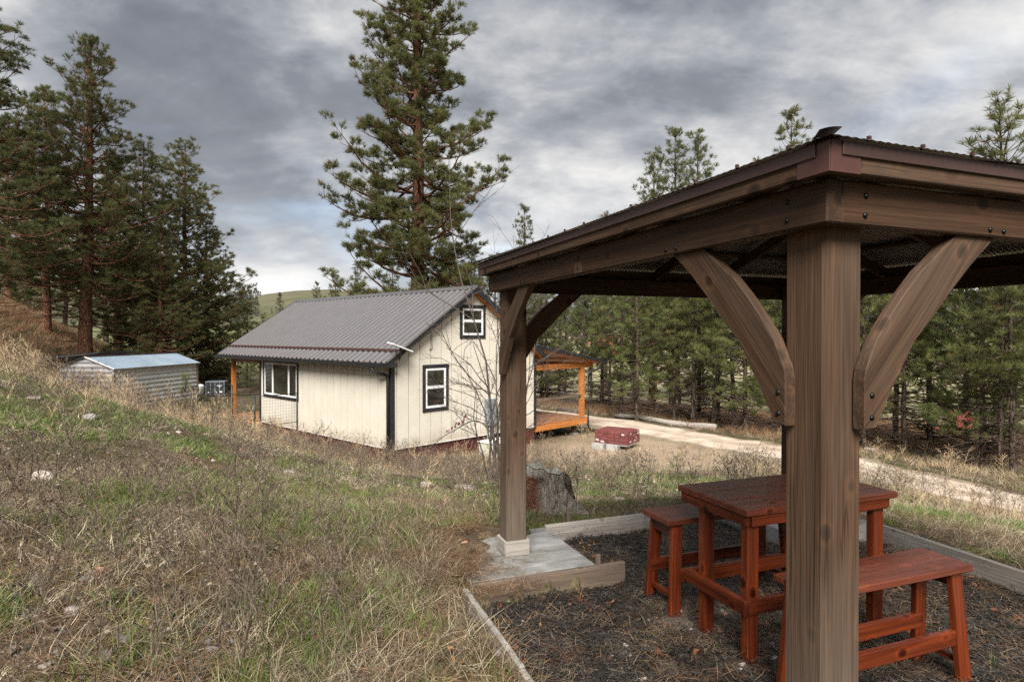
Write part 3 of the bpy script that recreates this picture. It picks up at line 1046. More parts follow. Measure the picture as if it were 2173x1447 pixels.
    ridge = [np.array([(v0 + v1) / 2, u0 + half]), np.array([(v0 + v1) / 2, u1 - half])]
    # hip caps: half round metal, lifted at the eave end
    for (cx, cy), rg in (((v0, u0), ridge[0]), ((v1, u0), ridge[0]), ((v1, u1), ridge[1]), ((v0, u1), ridge[1])):
        a = np.array([cx, cy, ze + .012]); b = np.array([rg[0], rg[1], zr + .02])
        d = b - a; a = a - d / np.linalg.norm(d) * .02
        side = np.array([-d[1], d[0], 0]); side /= np.linalg.norm(side)
        upv = np.cross(d / np.linalg.norm(d), side); upv *= np.sign(upv[2])
        G = np.zeros((9, 9, 3))
        for i, tt in enumerate(np.linspace(0, 1, 9)):
            for j, an in enumerate(np.linspace(-1, 1, 9)):
                lift = .004 * math.exp(-tt * 14)
                G[i, j] = a + d * tt + side * (.030 * an) + upv * (.004 * (1 - an * an) - .001 + lift)
        me = mk_grid("hip_cap", G, M['trimbrown'], True); fix_normals(me)
        mesh_obj("hip_cap", me, F.copy(), gzb)
    # screws standing on the sheet edge
    for i in range(14):
        uu = .08 + i * .235
        m_ = MB(); m_.box(v0 + .012, v0 + .022, uu - .005, uu + .005, ze + .002, ze + .018)
        mesh_obj("roof_screw", m_.mesh("roof_screw", M['trimbrown']), F.copy(), gzb)
        m_ = MB(); m_.box(uu - .005, uu + .005, u0 + .012, u0 + .022, ze + .002, ze + .018)
        mesh_obj("roof_screw", m_.mesh("roof_screw", M['trimbrown']), F.copy(), gzb)
    # rafters: hips, commons, purlins
    dz = -.075
    for (cx, cy), rg in (((v0, u0), ridge[0]), ((v1, u0), ridge[0]), ((v1, u1), ridge[1]), ((v0, u1), ridge[1])):
        f0 = .06
        board("hip_rafter", (cx + (rg[0] - cx) * f0, cy + (rg[1] - cy) * f0, ze + (zr - ze) * f0 + dz), (rg[0], rg[1], zr + dz), .04, .1, M['stain'], gzb, (0, 0, 1), .003, F)
    for fr in (.3, .5, .7):
        for side in range(4):
            if side in (0, 2):
                x = v0 + Lv * fr; run = min(x - v0, v1 - x, half) * .97; y = u0 if side == 0 else u1; sg = 1 if side == 0 else -1
                board("rafter", (x, y + sg * .07, ze + .07 * pitch + dz), (x, y + sg * run, ze + run * pitch + dz), .036, .085, M['stain'], gzb, (0, 0, 1), .003, F)
            else:
                y = u0 + Lu * fr; run = min(y - u0, u1 - y, half) * .97; x = v0 if side == 3 else v1; sg = 1 if side == 3 else -1
                board("rafter", (x + sg * .07, y, ze + .07 * pitch + dz), (x + sg * run, y, ze + run * pitch + dz), .036, .085, M['stain'], gzb, (0, 0, 1), .003, F)
    for q in (.42, .85, 1.25):
        z = ze + q * pitch - .024
        for a, b in (((v0 + q, u0 + q), (v1 - q, u0 + q)), ((v1 - q, u0 + q), (v1 - q, u1 - q)), ((v1 - q, u1 - q), (v0 + q, u1 - q)), ((v0 + q, u1 - q), (v0 + q, u0 + q))):
            board("purlin", (*a, z), (*b, z), .06, .024, M['stain_grey'], gzb, (0, 0, 1), .002, F)
    return gzb


def add_brace(par, poly, axis, c0, c1, F, bolt, bolts):
    # local X runs along the chord so that the grain follows the brace
    a = np.array(poly[0]); b = np.array(poly[8])
    ca = (a + b) / 2; d = (b - a) / np.linalg.norm(b - a)
    if axis == 0:
        X = Vector((0, d[0], d[1])); C = Vector(((c0 + c1) / 2, ca[0], ca[1])); Y = Vector((1, 0, 0))
    else:
        X = Vector((d[0], 0, d[1])); C = Vector((ca[0], (c0 + c1) / 2, ca[1])); Y = Vector((0, 1, 0))
    Z = X.cross(Y)
    Mx = Matrix(((X.x, Y.x, Z.x, C.x), (X.y, Y.y, Z.y, C.y), (X.z, Y.z, Z.z, C.z), (0, 0, 0, 1)))
    inv = Mx.inverted()
    n = len(poly)
    P = [((c, p[0], p[1]) if axis == 0 else (p[0], c, p[1])) for c in (c0, c1) for p in poly]
    v = [inv @ Vector(p) for p in P]
    f = [list(range(n)), list(range(n, 2 * n))[::-1]] + [[i, (i + 1) % n, n + (i + 1) % n, n + i] for i in range(n)]
    me = mk_mesh("brace", v, f, M['stain_grey'])
    bm = bmesh.new(); bm.from_mesh(me)
    bmesh.ops.recalc_face_normals(bm, faces=bm.faces)
    bmesh.ops.bevel(bm, geom=[e for e in bm.edges if len(e.link_faces) == 2 and max(len(q.verts) for q in e.link_faces) > 6], offset=.003, segments=1, affect='EDGES')
    bm.to_mesh(me); bm.free()
    o = mesh_obj("brace", me, F @ Mx, par)
    if bolts:
        for a, z in ((.222, 1.552), (.222, 1.479)):
            bolt(o, *((c0, a, z, 'v') if axis == 0 else (a, c0, z, 'u')))
    return o


build_gazebo()

# ------------------------------------------------------------------ slabs, edging boards, stakes
for (ua, ub, va, vb, lab) in ((2.70, 3.67, -.345, .655, "grey concrete footing slab under the far left gazebo post"),
                              (2.70, 3.67, 2.62, 3.60, "concrete footing slab at the gazebo corner behind the table"),
                              (-.34, .62, -.345, .655, "concrete footing slab under the nearest gazebo post"),
                              (-.34, .62, 2.62, 3.60, "concrete footing slab under the gazebo post beyond the right frame edge")):
    s = block("concrete_slab", va, vb, ua, ub, -.30, 0.0, M['conc'], None, .008, PF)
    tag(s, lab, "concrete slab", "gazebo footing slabs")


def edging(p0, p1, lab, mat='grey', h=.17, z=-.075):
    b = board("edging_board", (*p0, z), (*p1, z), .038, h, M[mat], None, (0, 0, 1), .004, PF)
    return tag(b, lab, "edging board", "timber edging of the mulch bed")


edging((-.41, 2.62), (-.41, 1.55), "pale weathered edging board running towards the slab at the left of the bed", z=-.083)
edging((-.415, 1.545), (-.41, -.2), "pale weathered edging board at the bottom edge left of the mulch", z=-.088)
edging((-.345, 2.672), (.89, 2.676), "brown edging board in front of the concrete slab with one end loose", 'brownboard', z=-.082)
edging((.667, 3.69), (1.72, 3.69), "grey edging board behind the left bench, nearer the stump", z=-.075)
edging((1.722, 3.69), (2.62, 3.69), "grey edging board behind the bench and table, right of the joint", z=-.072)
edging((3.58, 2.68), (3.50, .62), "long grey edging board along the right of the mulch bed", z=-.075)
edging((2.58, 2.672), (3.56, 2.672), "grey edging board in front of the slab behind the table", z=-.082)

for (px, u, v, h, lab) in ((0, 3.745, .93, .13, "short wooden stake behind the rear edging board"), (0, 2.735, .69, .06, "small stake top beside the slab's front board")):
    b = board("stake", (v, u, -.25), (v, u, h), .035, .03, M['brownboard'], None, (0, 1, 0), .002, PF)
    tag(b, lab, "stake")


# ------------------------------------------------------------------ table and benches (gazebo frame: x = v, y = u)
ZG = -.165


def build_table():
    v0, v1, u0, u1, zt = .905, 2.122, 1.357, 2.021, .742
    t = empty("table", tuple(PF @ Vector(((v0 + v1) / 2, (u0 + u1) / 2, ZG))), PYAW, "tall red varnished plank table behind the front gazebo post", "table")
    n = 3; w = (u1 - u0) / n
    for i in range(n):
        a = u0 + w * i
        board("plank", (v0, a + w / 2, zt - .019), (v1, a + w / 2, zt - .019), w - .004, .038, M['redtop'], t, (0, 0, 1), .005, PF)
    i0 = .028
    za0, za1 = zt - .038 - .062, zt - .039
    zc = (za0 + za1) / 2; h = za1 - za0
    board("apron", (v0 + i0, u0 + i0, zc), (v0 + i0, u1 - i0, zc), .036, h, M['red'], t, (0, 0, 1), .004, PF)
    board("apron", (v1 - i0 - .03, u0 + i0, zc), (v1 - i0 - .03, u1 - i0, zc), .036, h, M['red'], t, (0, 0, 1), .004, PF)
    for u in (u0 + i0, u1 - i0):
        board("apron", (v0 + i0 + .02, u, zc - .001), (v1 - i0 - .05, u, zc - .001), .034, h, M['red'], t, (0, 0, 1), .004, PF)
    for v in (v0 + .085, v1 - .115):
        for u in (u0 + .075, u1 - .075 - .12):
            board("leg", (v, u, ZG - .03), (v, u, za1 - .002), .084, .062, M['red'], t, (0, 1, 0), .006, PF)
    zf = .165; hf = .088
    ua, ub = u0 + .042 - .018, u1 - .042 - .12 + .03
    va, vb = v0 + .024, v1 - .05
    board("foot_rail", (va, ua - .0, zf), (va, ub + .06, zf), .036, hf, M['red'], t, (0, 0, 1), .004, PF)
    board("foot_rail", (vb, ua, zf), (vb, ub + .06, zf), .036, hf, M['red'], t, (0, 0, 1), .004, PF)
    board("foot_rail", (va + .018, ua + .018, zf - .001), (vb - .018, ua + .018, zf - .001), .036, hf, M['red'], t, (0, 0, 1), .004, PF)
    board("foot_rail", (va + .018, ub + .02, zf - .001), (vb - .018, ub + .02, zf - .001), .036, hf, M['red'], t, (0, 0, 1), .004, PF)


def build_bench(v0, v1, u0, u1, lab):
    zt = .49
    t = empty("bench", tuple(PF @ Vector(((v0 + v1) / 2, (u0 + u1) / 2, ZG))), PYAW, lab, "bench", "red benches at the gazebo table")
    board("seat", (v0, (u0 + u1) / 2, zt - .019), (v1, (u0 + u1) / 2, zt - .019), u1 - u0, .038, M['redtop'], t, (0, 0, 1), .005, PF)
    zl = zt - .039
    sp = .012
    for v, sv in ((v0 + .075, -1), (v1 - .065, 1)):
        for u, su in ((u0 + .05, -1), (u1 - .05, 1)):
            board("leg", (v + sv * sp * 1.5, u + su * .035, ZG - .03), (v - sv * .02, u, zl), .084, .04, M['red'], t, (0, 1, 0), .005, PF)
        board("end_apron", (v, u0 + .06, zl - .05), (v, u1 - .06, zl - .05), .036, .085, M['red'], t, (0, 0, 1), .003, PF)
        board("stretcher", (v + sv * .012, u0 + .035, ZG + .12), (v + sv * .012, u1 - .035, ZG + .12), .03, .034, M['red'], t, (0, 0, 1), .003, PF)
    for u, su in ((u0 + .05, -1), (u1 - .05, 1)):
        board("long_rail", (v0 + .05, u + su * .012, ZG + .255), (v1 - .05, u + su * .012, ZG + .255), .034, .085, M['red'], t, (0, 0, 1), .004, PF)


build_table()
build_bench(.84, 1.966, .80, 1.095, "red varnished bench nearest the camera, right of the front post")
build_bench(.862, 1.99, 2.056, 2.386, "red varnished bench on the far side of the table")


# ------------------------------------------------------------------ house (frame: x = g along the gable, y = n along the length)
def build_house():
    W, Ln = 6.1, 8.32
    zb = -1.45
    slope = .658
    ge, ze = -.37, 1.0              # eave edge (top of the sheet)
    zr = ze + slope * (W / 2 - ge)
    n0, n1 = -.27, 11.5

    def roof_z(g): return ze + slope * (g - ge) if g <= W / 2 else zr - slope * (g - W / 2)
    h = empty("house", tuple(HF @ Vector((0, 0, -1.9))), math.pi / 2 - HYAW, "small beige house with charcoal metal gable roof and black trim", "house")
    F = HF
    und = .16                       # roof build-up below the sheet
    # ---- walls: a backing sheet and one board per groove
    wall_g = prism("wall", [(.02, zb + .02), (W - .02, zb + .02), (W - .02, roof_z(W) - und), (W / 2, zr - und), (.02, roof_z(0) - und)], 1, .012, .12, M['groove'], h, F)
    wall_l = prism("wall", [(.13, zb + .02), (Ln - .02, zb + .02), (Ln - .02, roof_z(0) - und - .02), (.13, roof_z(0) - und - .02)], 0, .012, .12, M['groove'], h, F)
    wall_r = prism("wall", [(.13, zb), (Ln, zb), (Ln, roof_z(W) - und), (.13, roof_z(W) - und)], 0, W - .12, W, M['siding'], h, F)
    wall_b = prism("wall", [(.13, zb), (W - .13, zb), (W - .13, roof_z(W) - und), (W / 2, zr - und), (.13, roof_z(0) - und)], 1, Ln - .12, Ln, M['siding'], h, F)
    gaps = [0.0] + [.183 + .4064 * k for k in range(15)] + [W]
    for a, b in zip(gaps[:-1], gaps[1:]):
        a2, b2 = a + .012, b - .012
        top = lambda g: roof_z(g) - und + .01
        poly = [(a2, zb), (b2, zb), (b2, top(b2))] + ([(W / 2, top(W / 2))] if a2 < W / 2 < b2 else []) + [(a2, top(a2))]
        prism("siding_board", poly, 1, -.006, .011, M['siding'], wall_g, F)
    gaps = [0.0] + [.255 + .4018 * k for k in range(21)]
    gaps = [q for q in gaps if q < Ln - .1] + [Ln]
    for a, b in zip(gaps[:-1], gaps[1:]):
        prism("siding_board", [(a + .012, zb), (b - .012, zb), (b - .012, roof_z(0) - und - .01), (a + .012, roof_z(0) - und - .01)], 0, -.006, .011, M['siding'], wall_l, F)
    # corner trims
    for g0, g1, na, nb in ((-.028, .095, -.03, -.007), (-.03, -.007, -.006, .095), (-.03, -.007, Ln - .09, Ln + .03), (W - .095, W + .028, -.03, -.007), (W + .001, W + .026, -.006, .09)):
        block("corner_trim", g0, g1, na, nb, zb - .03, (roof_z(0) - und - .02), M['black'], h, .003, F)
    board("base_flashing", (-.012, -.016, zb - .012), (W, -.016, zb - .012), .02, .03, M['cream'], h, (0, 0, 1), .002, F)
    board("base_flashing", (-.016, 0, zb - .012), (-.016, Ln, zb - .012), .02, .03, M['cream'], h, (0, 0, 1), .002, F)
    # skirt of upright corrugated metal
    def skirt(p, d, L):
        n = int(L / .022); s = np.linspace(0, L, n)
        w = .011 * np.cos(s / .088 * 2 * np.pi)
        nn = np.array([d[1], -d[0]])
        G = np.zeros((n, 2, 3))
        for k, z in enumerate((-2.35, zb - .02)):
            G[:, k, :2] = np.array(p)[None] + np.array(d)[None] * s[:, None] + nn[None] * w[:, None]
            G[:, k, 2] = z
        me = mk_grid("skirt", G, M['skirt'], True); fix_normals(me)
        mesh_obj("skirt", me, F.copy(), h)
    skirt((.0, .04), (1., 0.), W)
    skirt((.04, Ln), (0., -1.), Ln)
    skirt((W - .03, .04), (0., 1.), Ln)
    # ---- windows
    def window_g(g0, g1, z0, z1, rail, head=0):
        t = .105
        w = empty_part("window", h, F, ((g0 + g1) / 2, -.02, (z0 + z1) / 2))
        fr = prism("window_trim", [(g0, z0), (g0 + t, z0), (g0 + t, z1), (g0, z1)], 1, -.035, -.007, M['black'], w, F)
        prism("window_trim", [(g1 - t, z0), (g1, z0), (g1, z1), (g1 - t, z1)], 1, -.035, -.007, M['black'], w, F)
        prism("window_trim", [(g0 + t, z0), (g1 - t, z0), (g1 - t, z0 + t), (g0 + t, z0 + t)], 1, -.033, -.007, M['black'], w, F)
        prism("window_trim", [(g0 - .015, z1 - .09), (g1 + .015, z1 - .09), (g1 + .015, z1 + .012), (g0 - .015, z1 + .012)], 1, -.04, -.0355, M['black'], w, F)
        prism("window_trim", [(g0 + t, z1 - t), (g1 - t, z1 - t), (g1 - t, z1), (g0 + t, z1)], 1, -.033, -.007, M['black'], w, F)
        a, b, c, d = g0 + t, g1 - t, z0 + t, z1 - t
        s = .05
        for (x0, x1, y0, y1) in ((a, a + s, c, d), (b - s, b, c, d), (a + s, b - s, c, c + s), (a + s, b - s, d - s, d)):
            prism("window_frame", [(x0, y0), (x1, y0), (x1, y1), (x0, y1)], 1, -.031, -.008, M['white'], w, F)
        prism("window_frame", [(a + s, rail - .03), (b - s, rail - .03), (b - s, rail + .03), (a + s, rail + .03)], 1, -.029, -.008, M['white'], w, F)
        for y0, y1 in ((c + s, rail - .03), (rail + .03, d - s)):
            # thin inner sash and the pane
            q = .018
            for (x0, x1, e0, e1) in ((a + s, a + s + q, y0, y1), (b - s - q, b - s, y0, y1), (a + s + q, b - s - q, y0, y0 + q), (a + s + q, b - s - q, y1 - q, y1)):
                prism("window_sash", [(x0, e0), (x1, e0), (x1, e1), (x0, e1)], 1, -.022, -.008, M['greyframe'], w, F)
            prism("pane", [(a + s + q, y0 + q), (b - s - q, y0 + q), (b - s - q, y1 - q), (a + s + q, y1 - q)], 1, -.016, -.0075, M['glass'], w, F)
    M['greyframe'] = paint('grey_white_vinyl', (.55, .55, .54), .4, 0, .04)
    window_g(1.09, 2.073, -.505, .875, .21)
    window_g(2.545, 3.636, 1.655, 2.70, 2.205)
    # triple window in the long wall
    w = empty_part("window", h, F, (-.02, 6.7, .2))
    a0, a1, z0, z1 = 5.35, 8.02, -.50, .83
    t = .10
    def pl(y0, y1, c0, c1, d0, d1, m, nm):
        prism(nm, [(y0, c0), (y1, c0), (y1, c1), (y0, c1)], 0, d0, d1, M[m], w, F)
    pl(a0, a0 + t, z0, z1, -.036, -.007, 'black', "window_trim"); pl(a1 - t, a1, z0, z1, -.036, -.007, 'black', "window_trim")
    pl(a0 + t, a1 - t, z0, z0 + t, -.034, -.007, 'black', "window_trim"); pl(a0 + t, a1 - t, z1 - .06, z1, -.034, -.007, 'black', "window_trim")
    b0, b1, c0, c1 = a0 + t, a1 - t, z0 + t, z1 - .06
    for y0, y1, e0, e1 in ((b0, b0 + .06, c0, c1), (b1 - .06, b1, c0, c1), (b0 + .06, b1 - .06, c0, c0 + .06), (b0 + .06, b1 - .06, c1 - .06, c1), (6.0, 6.09, c0 + .06, c1 - .06), (7.22, 7.31, c0 + .06, c1 - .06)):
        pl(y0, y1, e0, e1, -.031, -.008, 'white', "window_frame")
    for y0, y1 in ((b0 + .06, 6.0), (6.09, 7.22), (7.31, b1 - .06)):
        pl(y0, y1, c0 + .06, c1 - .06, -.016, -.0075, 'glass', "pane")
    # ---- roof: deck, ribbed sheets, ridge cap, snow flashing, barge boards, gutter
    def under(g): return roof_z(g) - .03
    prism("roof_deck", [(ge + .02, under(ge + .02)), (W / 2, under(W / 2)), (W / 2, under(W / 2) - .13), (ge + .02, under(ge + .02) - .11)], 1, n0 + .03, n1 - .03, M['cedar'], h, F)
    prism("roof_deck", [(W / 2 + .001, under(W / 2)), (W + .3, under(W + .3)), (W + .3, under(W + .3) - .11), (W / 2 + .001, under(W / 2) - .13)], 1, n0 + .03, n1 - .03, M['cedar'], h, F)
    per, rh = .285, .038
    def ribbed(ga, gb, lift, na, nb, zf):
        pts = []
        y = na
        while y < nb - 1e-6:
            for dy, up in ((0, 0), (.135, 0), (.165, 1), (.235, 1), (.265, 0)):
                if y + dy <= nb: pts.append((y + dy, up))
            y += per
        G = np.zeros((len(pts), 2, 3))
        for i, (yy, up) in enumerate(pts):
            for k, g in enumerate((ga, gb)):
                G[i, k] = (g, yy, zf(g) + lift + rh * up)
        me = mk_grid("roof_panel", G, M['roofdark'], False); fix_normals(me)
        return mesh_obj("roof_panel", me, F.copy(), h)
    k = 0
    y = n0
    wd = per * 4
    while y < n1 - .05:
        e = min(y + wd, n1)
        ribbed(.10, W / 2 - .01, .022, y, e, roof_z)
        ribbed(ge, .14, -.012, y, e, roof_z)
        ribbed(W / 2 + .01, W + .37, .0, y, e, roof_z)
        y = e
    board("snow_flashing", (.07, n0, roof_z(.07) + .042), (.07, n1, roof_z(.07) + .042), .012, .085, M['trimbrown'], h, (.55, 0, .835), .002, F)
    prism("ridge_cap", [(W / 2 - .15, roof_z(W / 2 - .15) + .05), (W / 2, zr + .06), (W / 2 + .15, roof_z(W / 2 + .15) + .03), (W / 2 + .15, roof_z(W / 2 + .15) + .036), (W / 2, zr + .075), (W / 2 - .15, roof_z(W / 2 - .15) + .056)], 1, n0 - .02, n1 + .02, M['roofdark'], h, F)
    for sgn in (0, 1):
        yy = (n0 - .005, n0 + .028) if sgn == 0 else (n1 - .028, n1 + .005)
        prism("barge_board", [(ge, roof_z(ge) - .17), (ge, roof_z(ge) + .02), (W / 2, zr + .045), (W / 2, zr - .16)], 1, *yy, M['black'], h, F)
        prism("barge_board", [(W / 2 + .001, zr - .16), (W / 2 + .001, zr + .045), (W + .3, roof_z(W + .3) + .02), (W + .3, roof_z(W + .3) - .17)], 1, *yy, M['black'], h, F)
    # rake trim on the sheet edge
    board("rake_trim", (ge, n0 - .012, roof_z(ge) + .02), (W / 2, n0 - .012, zr + .05), .05, .06, M['roofdark'], h, (0, 0, 1), .004, F)
    prism("eave_board", [(ge + .0, ze - .14), (ge + .025, ze - .14), (ge + .025, ze - .01), (ge + .0, ze - .01)], 1, n0 + .03, n1 - .03, M['black'], h, F)
    prism("gutter", [(ge - .105, ze - .135), (ge - .002, ze - .135), (ge - .002, ze - .02), (ge - .012, ze - .02), (ge - .012, ze - .12), (ge - .095, ze - .12), (ge - .095, ze - .035), (ge - .115, ze - .035)], 1, n0 + .02, n1, M['black'], h, F)
    block("corner_return", ge + .03, .02, n0 - .002, n0 + .03, .88 - .02, ze - .02, M['black'], h, .003, F)
    # soffit at the eave
    prism("soffit", [(ge + .03, .895), (.0, .895), (.0, .915), (ge + .03, .915)], 1, n0 + .05, n1 - .03, M['black'], h, F)
    # downspout
    tube_obj("downspout", [(-.42, .30, .90), (-.42, .30, .78), (-.38, .27, .72), (-.12, .10, .64), (-.075, .07, .58), (-.075, .07, .4), (-.075, .07, -1.9)], .043, M['black'], h, 10, F)
    # cable and hook on the gable
    tube_obj("cable", [(1.43, -.03, 1.95), (1.43, -.03, 1.36), (1.40, -.035, 1.34), (1.33, -.04, 1.34)], .012, M['black'], h, 6, F)
    # ---- end porch (far left)
    zd = -1.43
    board("porch_post", (.1, 11.0, zd), (.1, 11.0, .86), .15, .15, M['cedar'], h, (1, 0, 0), .006, F)
    board("porch_post", (W - .1, 11.0, zd), (W - .1, 11.0, .86), .15, .15, M['cedar'], h, (1, 0, 0), .006, F)
    board("porch_beam", (.1, Ln, .80), (.1, 11.1, .80), .09, .18, M['cedar'], h, (0, 0, 1), .004, F)
    dk = block("porch_deck_frame", .04, W, Ln + .03, 11.15, zd - .26, zd - .035, M['cedar'], h, .004, F)
    yy = Ln + .05
    while yy < 11.15:
        board("deck_board", (-.0, yy + .068, zd - .017), (W, yy + .068, zd - .017), .136, .03, M['deck'], dk, (0, 0, 1), .004, F)
        yy += .142
    board("porch_rail", (.1, 11.0, -.48), (3.2, 11.0, -.48), .09, .13, M['brownboard'], h, (0, 0, 1), .004, F)
    # ---- side deck and its roof (right)
    gd0, gd1, nd1 = W + .06, 9.16, 6.0
    zd = -1.40
    dk = block("side_deck_frame", gd0, gd1, .06, nd1, zd - .27, zd - .035, M['cedar'], h, .004, F)
    board("rim_board", (gd0, .03, zd - .145), (gd1 + .02, .03, zd - .145), .04, .25, M['cedar'], h, (0, 0, 1), .004, F)
    yy = .0
    k = 0
    while yy < nd1:
        board("deck_board", (gd0, yy + .068, zd - .017), (gd1 + .03, yy + .068, zd - .017), .136, .03, M['deck'], dk, (0, 0, 1), .004, F)
        yy += .142
    sp = board("porch_post", (8.95, .12, zd), (8.95, .12, .50), .17, .17, M['cedar'], h, (1, 0, 0), .006, F)
    board("porch_post", (8.95, 5.8, zd), (8.95, 5.8, .50), .17, .17, M['cedar'], h, (1, 0, 0), .006, F)
    for g in (7.2, 8.75):
        board("deck_leg", (g, .35, -2.05), (g, .35, zd - .26), .14, .14, M['brownboard'], h, (1, 0, 0), .005, F)
        block("pier", g - .13, g + .13, .22, .48, -2.3, -2.02, M['conc'], h, .01, F)
    board("porch_beam", (W + .05, .12, .60), (9.64, .12, .60), .10, .20, M['cedar'], h, (0, 0, 1), .004, F)
    board("porch_beam", (8.95, .18, .60), (8.95, 5.9, .60), .10, .19, M['cedar'], h, (0, 0, 1), .004, F)
    def pz(g): return 1.395 - .1613 * (g - 6.03)
    prism("porch_ceiling", [(W - .02, pz(W) - .16), (9.95, pz(9.95) - .12), (9.95, pz(9.95) - .03), (W - .02, pz(W) - .03)], 1, n0 + .04, 6.3, M['cedar'], h, F)
    prism("porch_fascia", [(W - .06, pz(W) - .12), (10.04, pz(10.04) - .10), (10.04, pz(10.04) + .015), (W - .06, pz(W) + .015)], 1, n0, n0 + .035, M['black'], h, F)
    y = n0 - .01
    while y < 6.3:
        e = min(y + wd, 6.35)
        ribbed(W - .1, 10.08, .005, y, e, pz)
        y = e
    prism("gutter", [(10.0, pz(10) - .13), (10.11, pz(10) - .13), (10.11, pz(10) - .01), (10.0, pz(10) - .01)], 1, n0, 6.3, M['black'], h, F)
    tube_obj("downspout", [(9.85, -.1, .55), (9.84, -.1, .46), (9.3, -.02, .32), (9.22, .0, .2), (9.22, .0, -1.75), (9.3, -.05, -1.95), (9.75, -.2, -2.02)], .042, M['black'], h, 10, F)
    # railings
    board("rail", (W + .06, .09, -.56), (8.87, .09, -.56), .05, .09, M['brownboard'], h, (0, 0, 1), .004, F)
    board("rail", (8.95, .2, -.44), (8.95, 5.75, -.44), .13, .035, M['black'], h, (0, 0, 1), .004, F)
    board("rail", (8.95, .2, -.60), (8.95, 5.75, -.60), .04, .09, M['brownboard'], h, (0, 0, 1), .004, F)
    wires = MB()
    for zz in np.arange(-1.3, -.6, .1):
        wires.tube([(W + .06, .09, zz), (8.87, .09, zz)], .0025, 4)
        wires.tube([(8.95, .2, zz), (8.95, 5.75, zz)], .0025, 4)
    tag(mesh_obj("rail_wire", wires.mesh("rail_wire", M['greybox']), F.copy(), h), kind="stuff")
    return h


def empty_part(name, parent, F, p):
    o = bpy.data.objects.new(name, None); o.empty_display_size = .1
    COL.objects.link(o)
    return reg(o, F @ Matrix.Translation(p), parent)


build_house()

# things on and beside the house
mb = empty("meter_box", tuple(HF @ Vector((3.83, -.05, -1.1))), math.pi / 2 - HYAW, "grey electric meter box with conduits on the gable wall", "meter box")
block("cabinet", 3.60, 4.06, -.155, -.007, -1.16, -.31, M['greybox'], mb, .012, HF)
block("cabinet_door", 3.625, 4.035, -.168, -.156, -1.10, -.37, M['greybox'], mb, .006, HF)
block("warning_sticker", 3.98, 4.03, -.172, -.169, -.92, -.82, M['green'], mb, .001, HF)
for g in (3.68, 3.76, 3.86):
    tube_obj("conduit", [(g, -.08, -1.16), (g, -.08, -2.1)], .022, M['greybox'], mb, 8, HF)

ub = empty("utility_box", tuple(HF @ Vector((3.6, -.8, -2.1))), math.pi / 2 - HYAW, "pale utility box with white lid below the meter", "utility box")
block("cabinet", 3.02, 4.15, -1.05, -.35, -2.5, -1.585, M['utility'], ub, .02, HF)
block("lid", 2.99, 4.18, -1.08, -.32, -1.58, -1.545, M['utiltop'], ub, .01, HF)

sd = empty("dish_antenna", tuple(HF @ Vector((0.0, -.3, 1.0))), math.pi / 2 - HYAW, "flat white satellite panel tilted at the roof corner", "antenna")
me_v, me_f = bev_box(.70, .34, .035, .008)
me = mk_mesh("panel", me_v, me_f, M['white']); fix_normals(me)
mesh_obj("panel", me, HF @ Matrix.Translation((0.0, -.42, 1.425)) @ Matrix.Rotation(R(18.5), 4, 'Y') @ Matrix.Rotation(R(8), 4, 'X'), sd)
tube_obj("mast", [(.0, -.41, 1.40), (.02, -.40, 1.2), (.05, -.32, 1.1), (.06, -.29, 1.06)], .022, M['black'], sd, 8, HF)

# low dark table on the side deck
dt = empty("deck_table", tuple(HF @ Vector((6.9, 2.2, -1.40))), math.pi / 2 - HYAW, "low dark table on the side deck behind the house corner", "table")
block("tabletop", 6.25, 7.12, 1.6, 2.3, -1.02, -.975, M['greybox'], dt, .006, HF)
for g, n in ((6.3, 1.65), (7.07, 1.65), (6.3, 2.25), (7.07, 2.25)):
    board("leg", (g, n, -1.40), (g, n, -1.02), .05, .05, M['black'], dt, (1, 0, 0), .003, HF)


# ------------------------------------------------------------------ wire fence by the end porch
def fence_panel(a, b, zt, lab, posts=(True, True)):
    a = np.array(a, float); b = np.array(b, float); d = b - a; L = np.linalg.norm(d); d /= L
    za, zb_ = zt - 1.0, zt
    o = empty("fence_panel", (a[0], a[1], za), math.atan2(d[1], d[0]), lab, "fence panel", "black wire fence panels by the porch")
    F = WM[o.name] @ Matrix.Translation((0, 0, -za))
    m_ = tube_obj("top_rail", [(0, 0, zt), (L, 0, zt)], .014, M['blackmetal'], o, 6, F)
    tube_obj("bottom_rail", [(0, 0, za + .03), (L, 0, za + .03)], .012, M['blackmetal'], o, 6, F)
    for x, p in ((0, posts[0]), (L, posts[1])):
        if p: tube_obj("post", [(x, 0, za - .3), (x, 0, zt + .02)], .019, M['blackmetal'], o, 6, F)
    w = MB()
    for x in np.arange(.1, L, .1): w.tube([(x, 0, za + .03), (x, 0, zt)], .0024, 4)
    for z in np.arange(za + .13, zt, .1): w.tube([(0, 0, z), (L, 0, z)], .0024, 4)
    tag(mesh_obj("wire_mesh", w.mesh("wire_mesh", M['blackmetal']), F.copy(), o), kind="stuff")


fence_panel((-7.32, 20.80), (-8.25, 19.62), -.217, "black wire fence panel joining the house wall under the window")
fence_panel((-8.29, 19.66), (-10.15, 21.1), -.217, "black wire fence panel facing the hillside, beside the wall panel", (True, True))
fence_panel((-10.2, 21.15), (-11.8, 22.45), -.19, "black wire fence panel farthest left, nearest the shed")
fence_panel((-11.75, 22.5), (-10.7, 23.4), -.17, "black wire fence panel at the back, ending at the orange porch post")


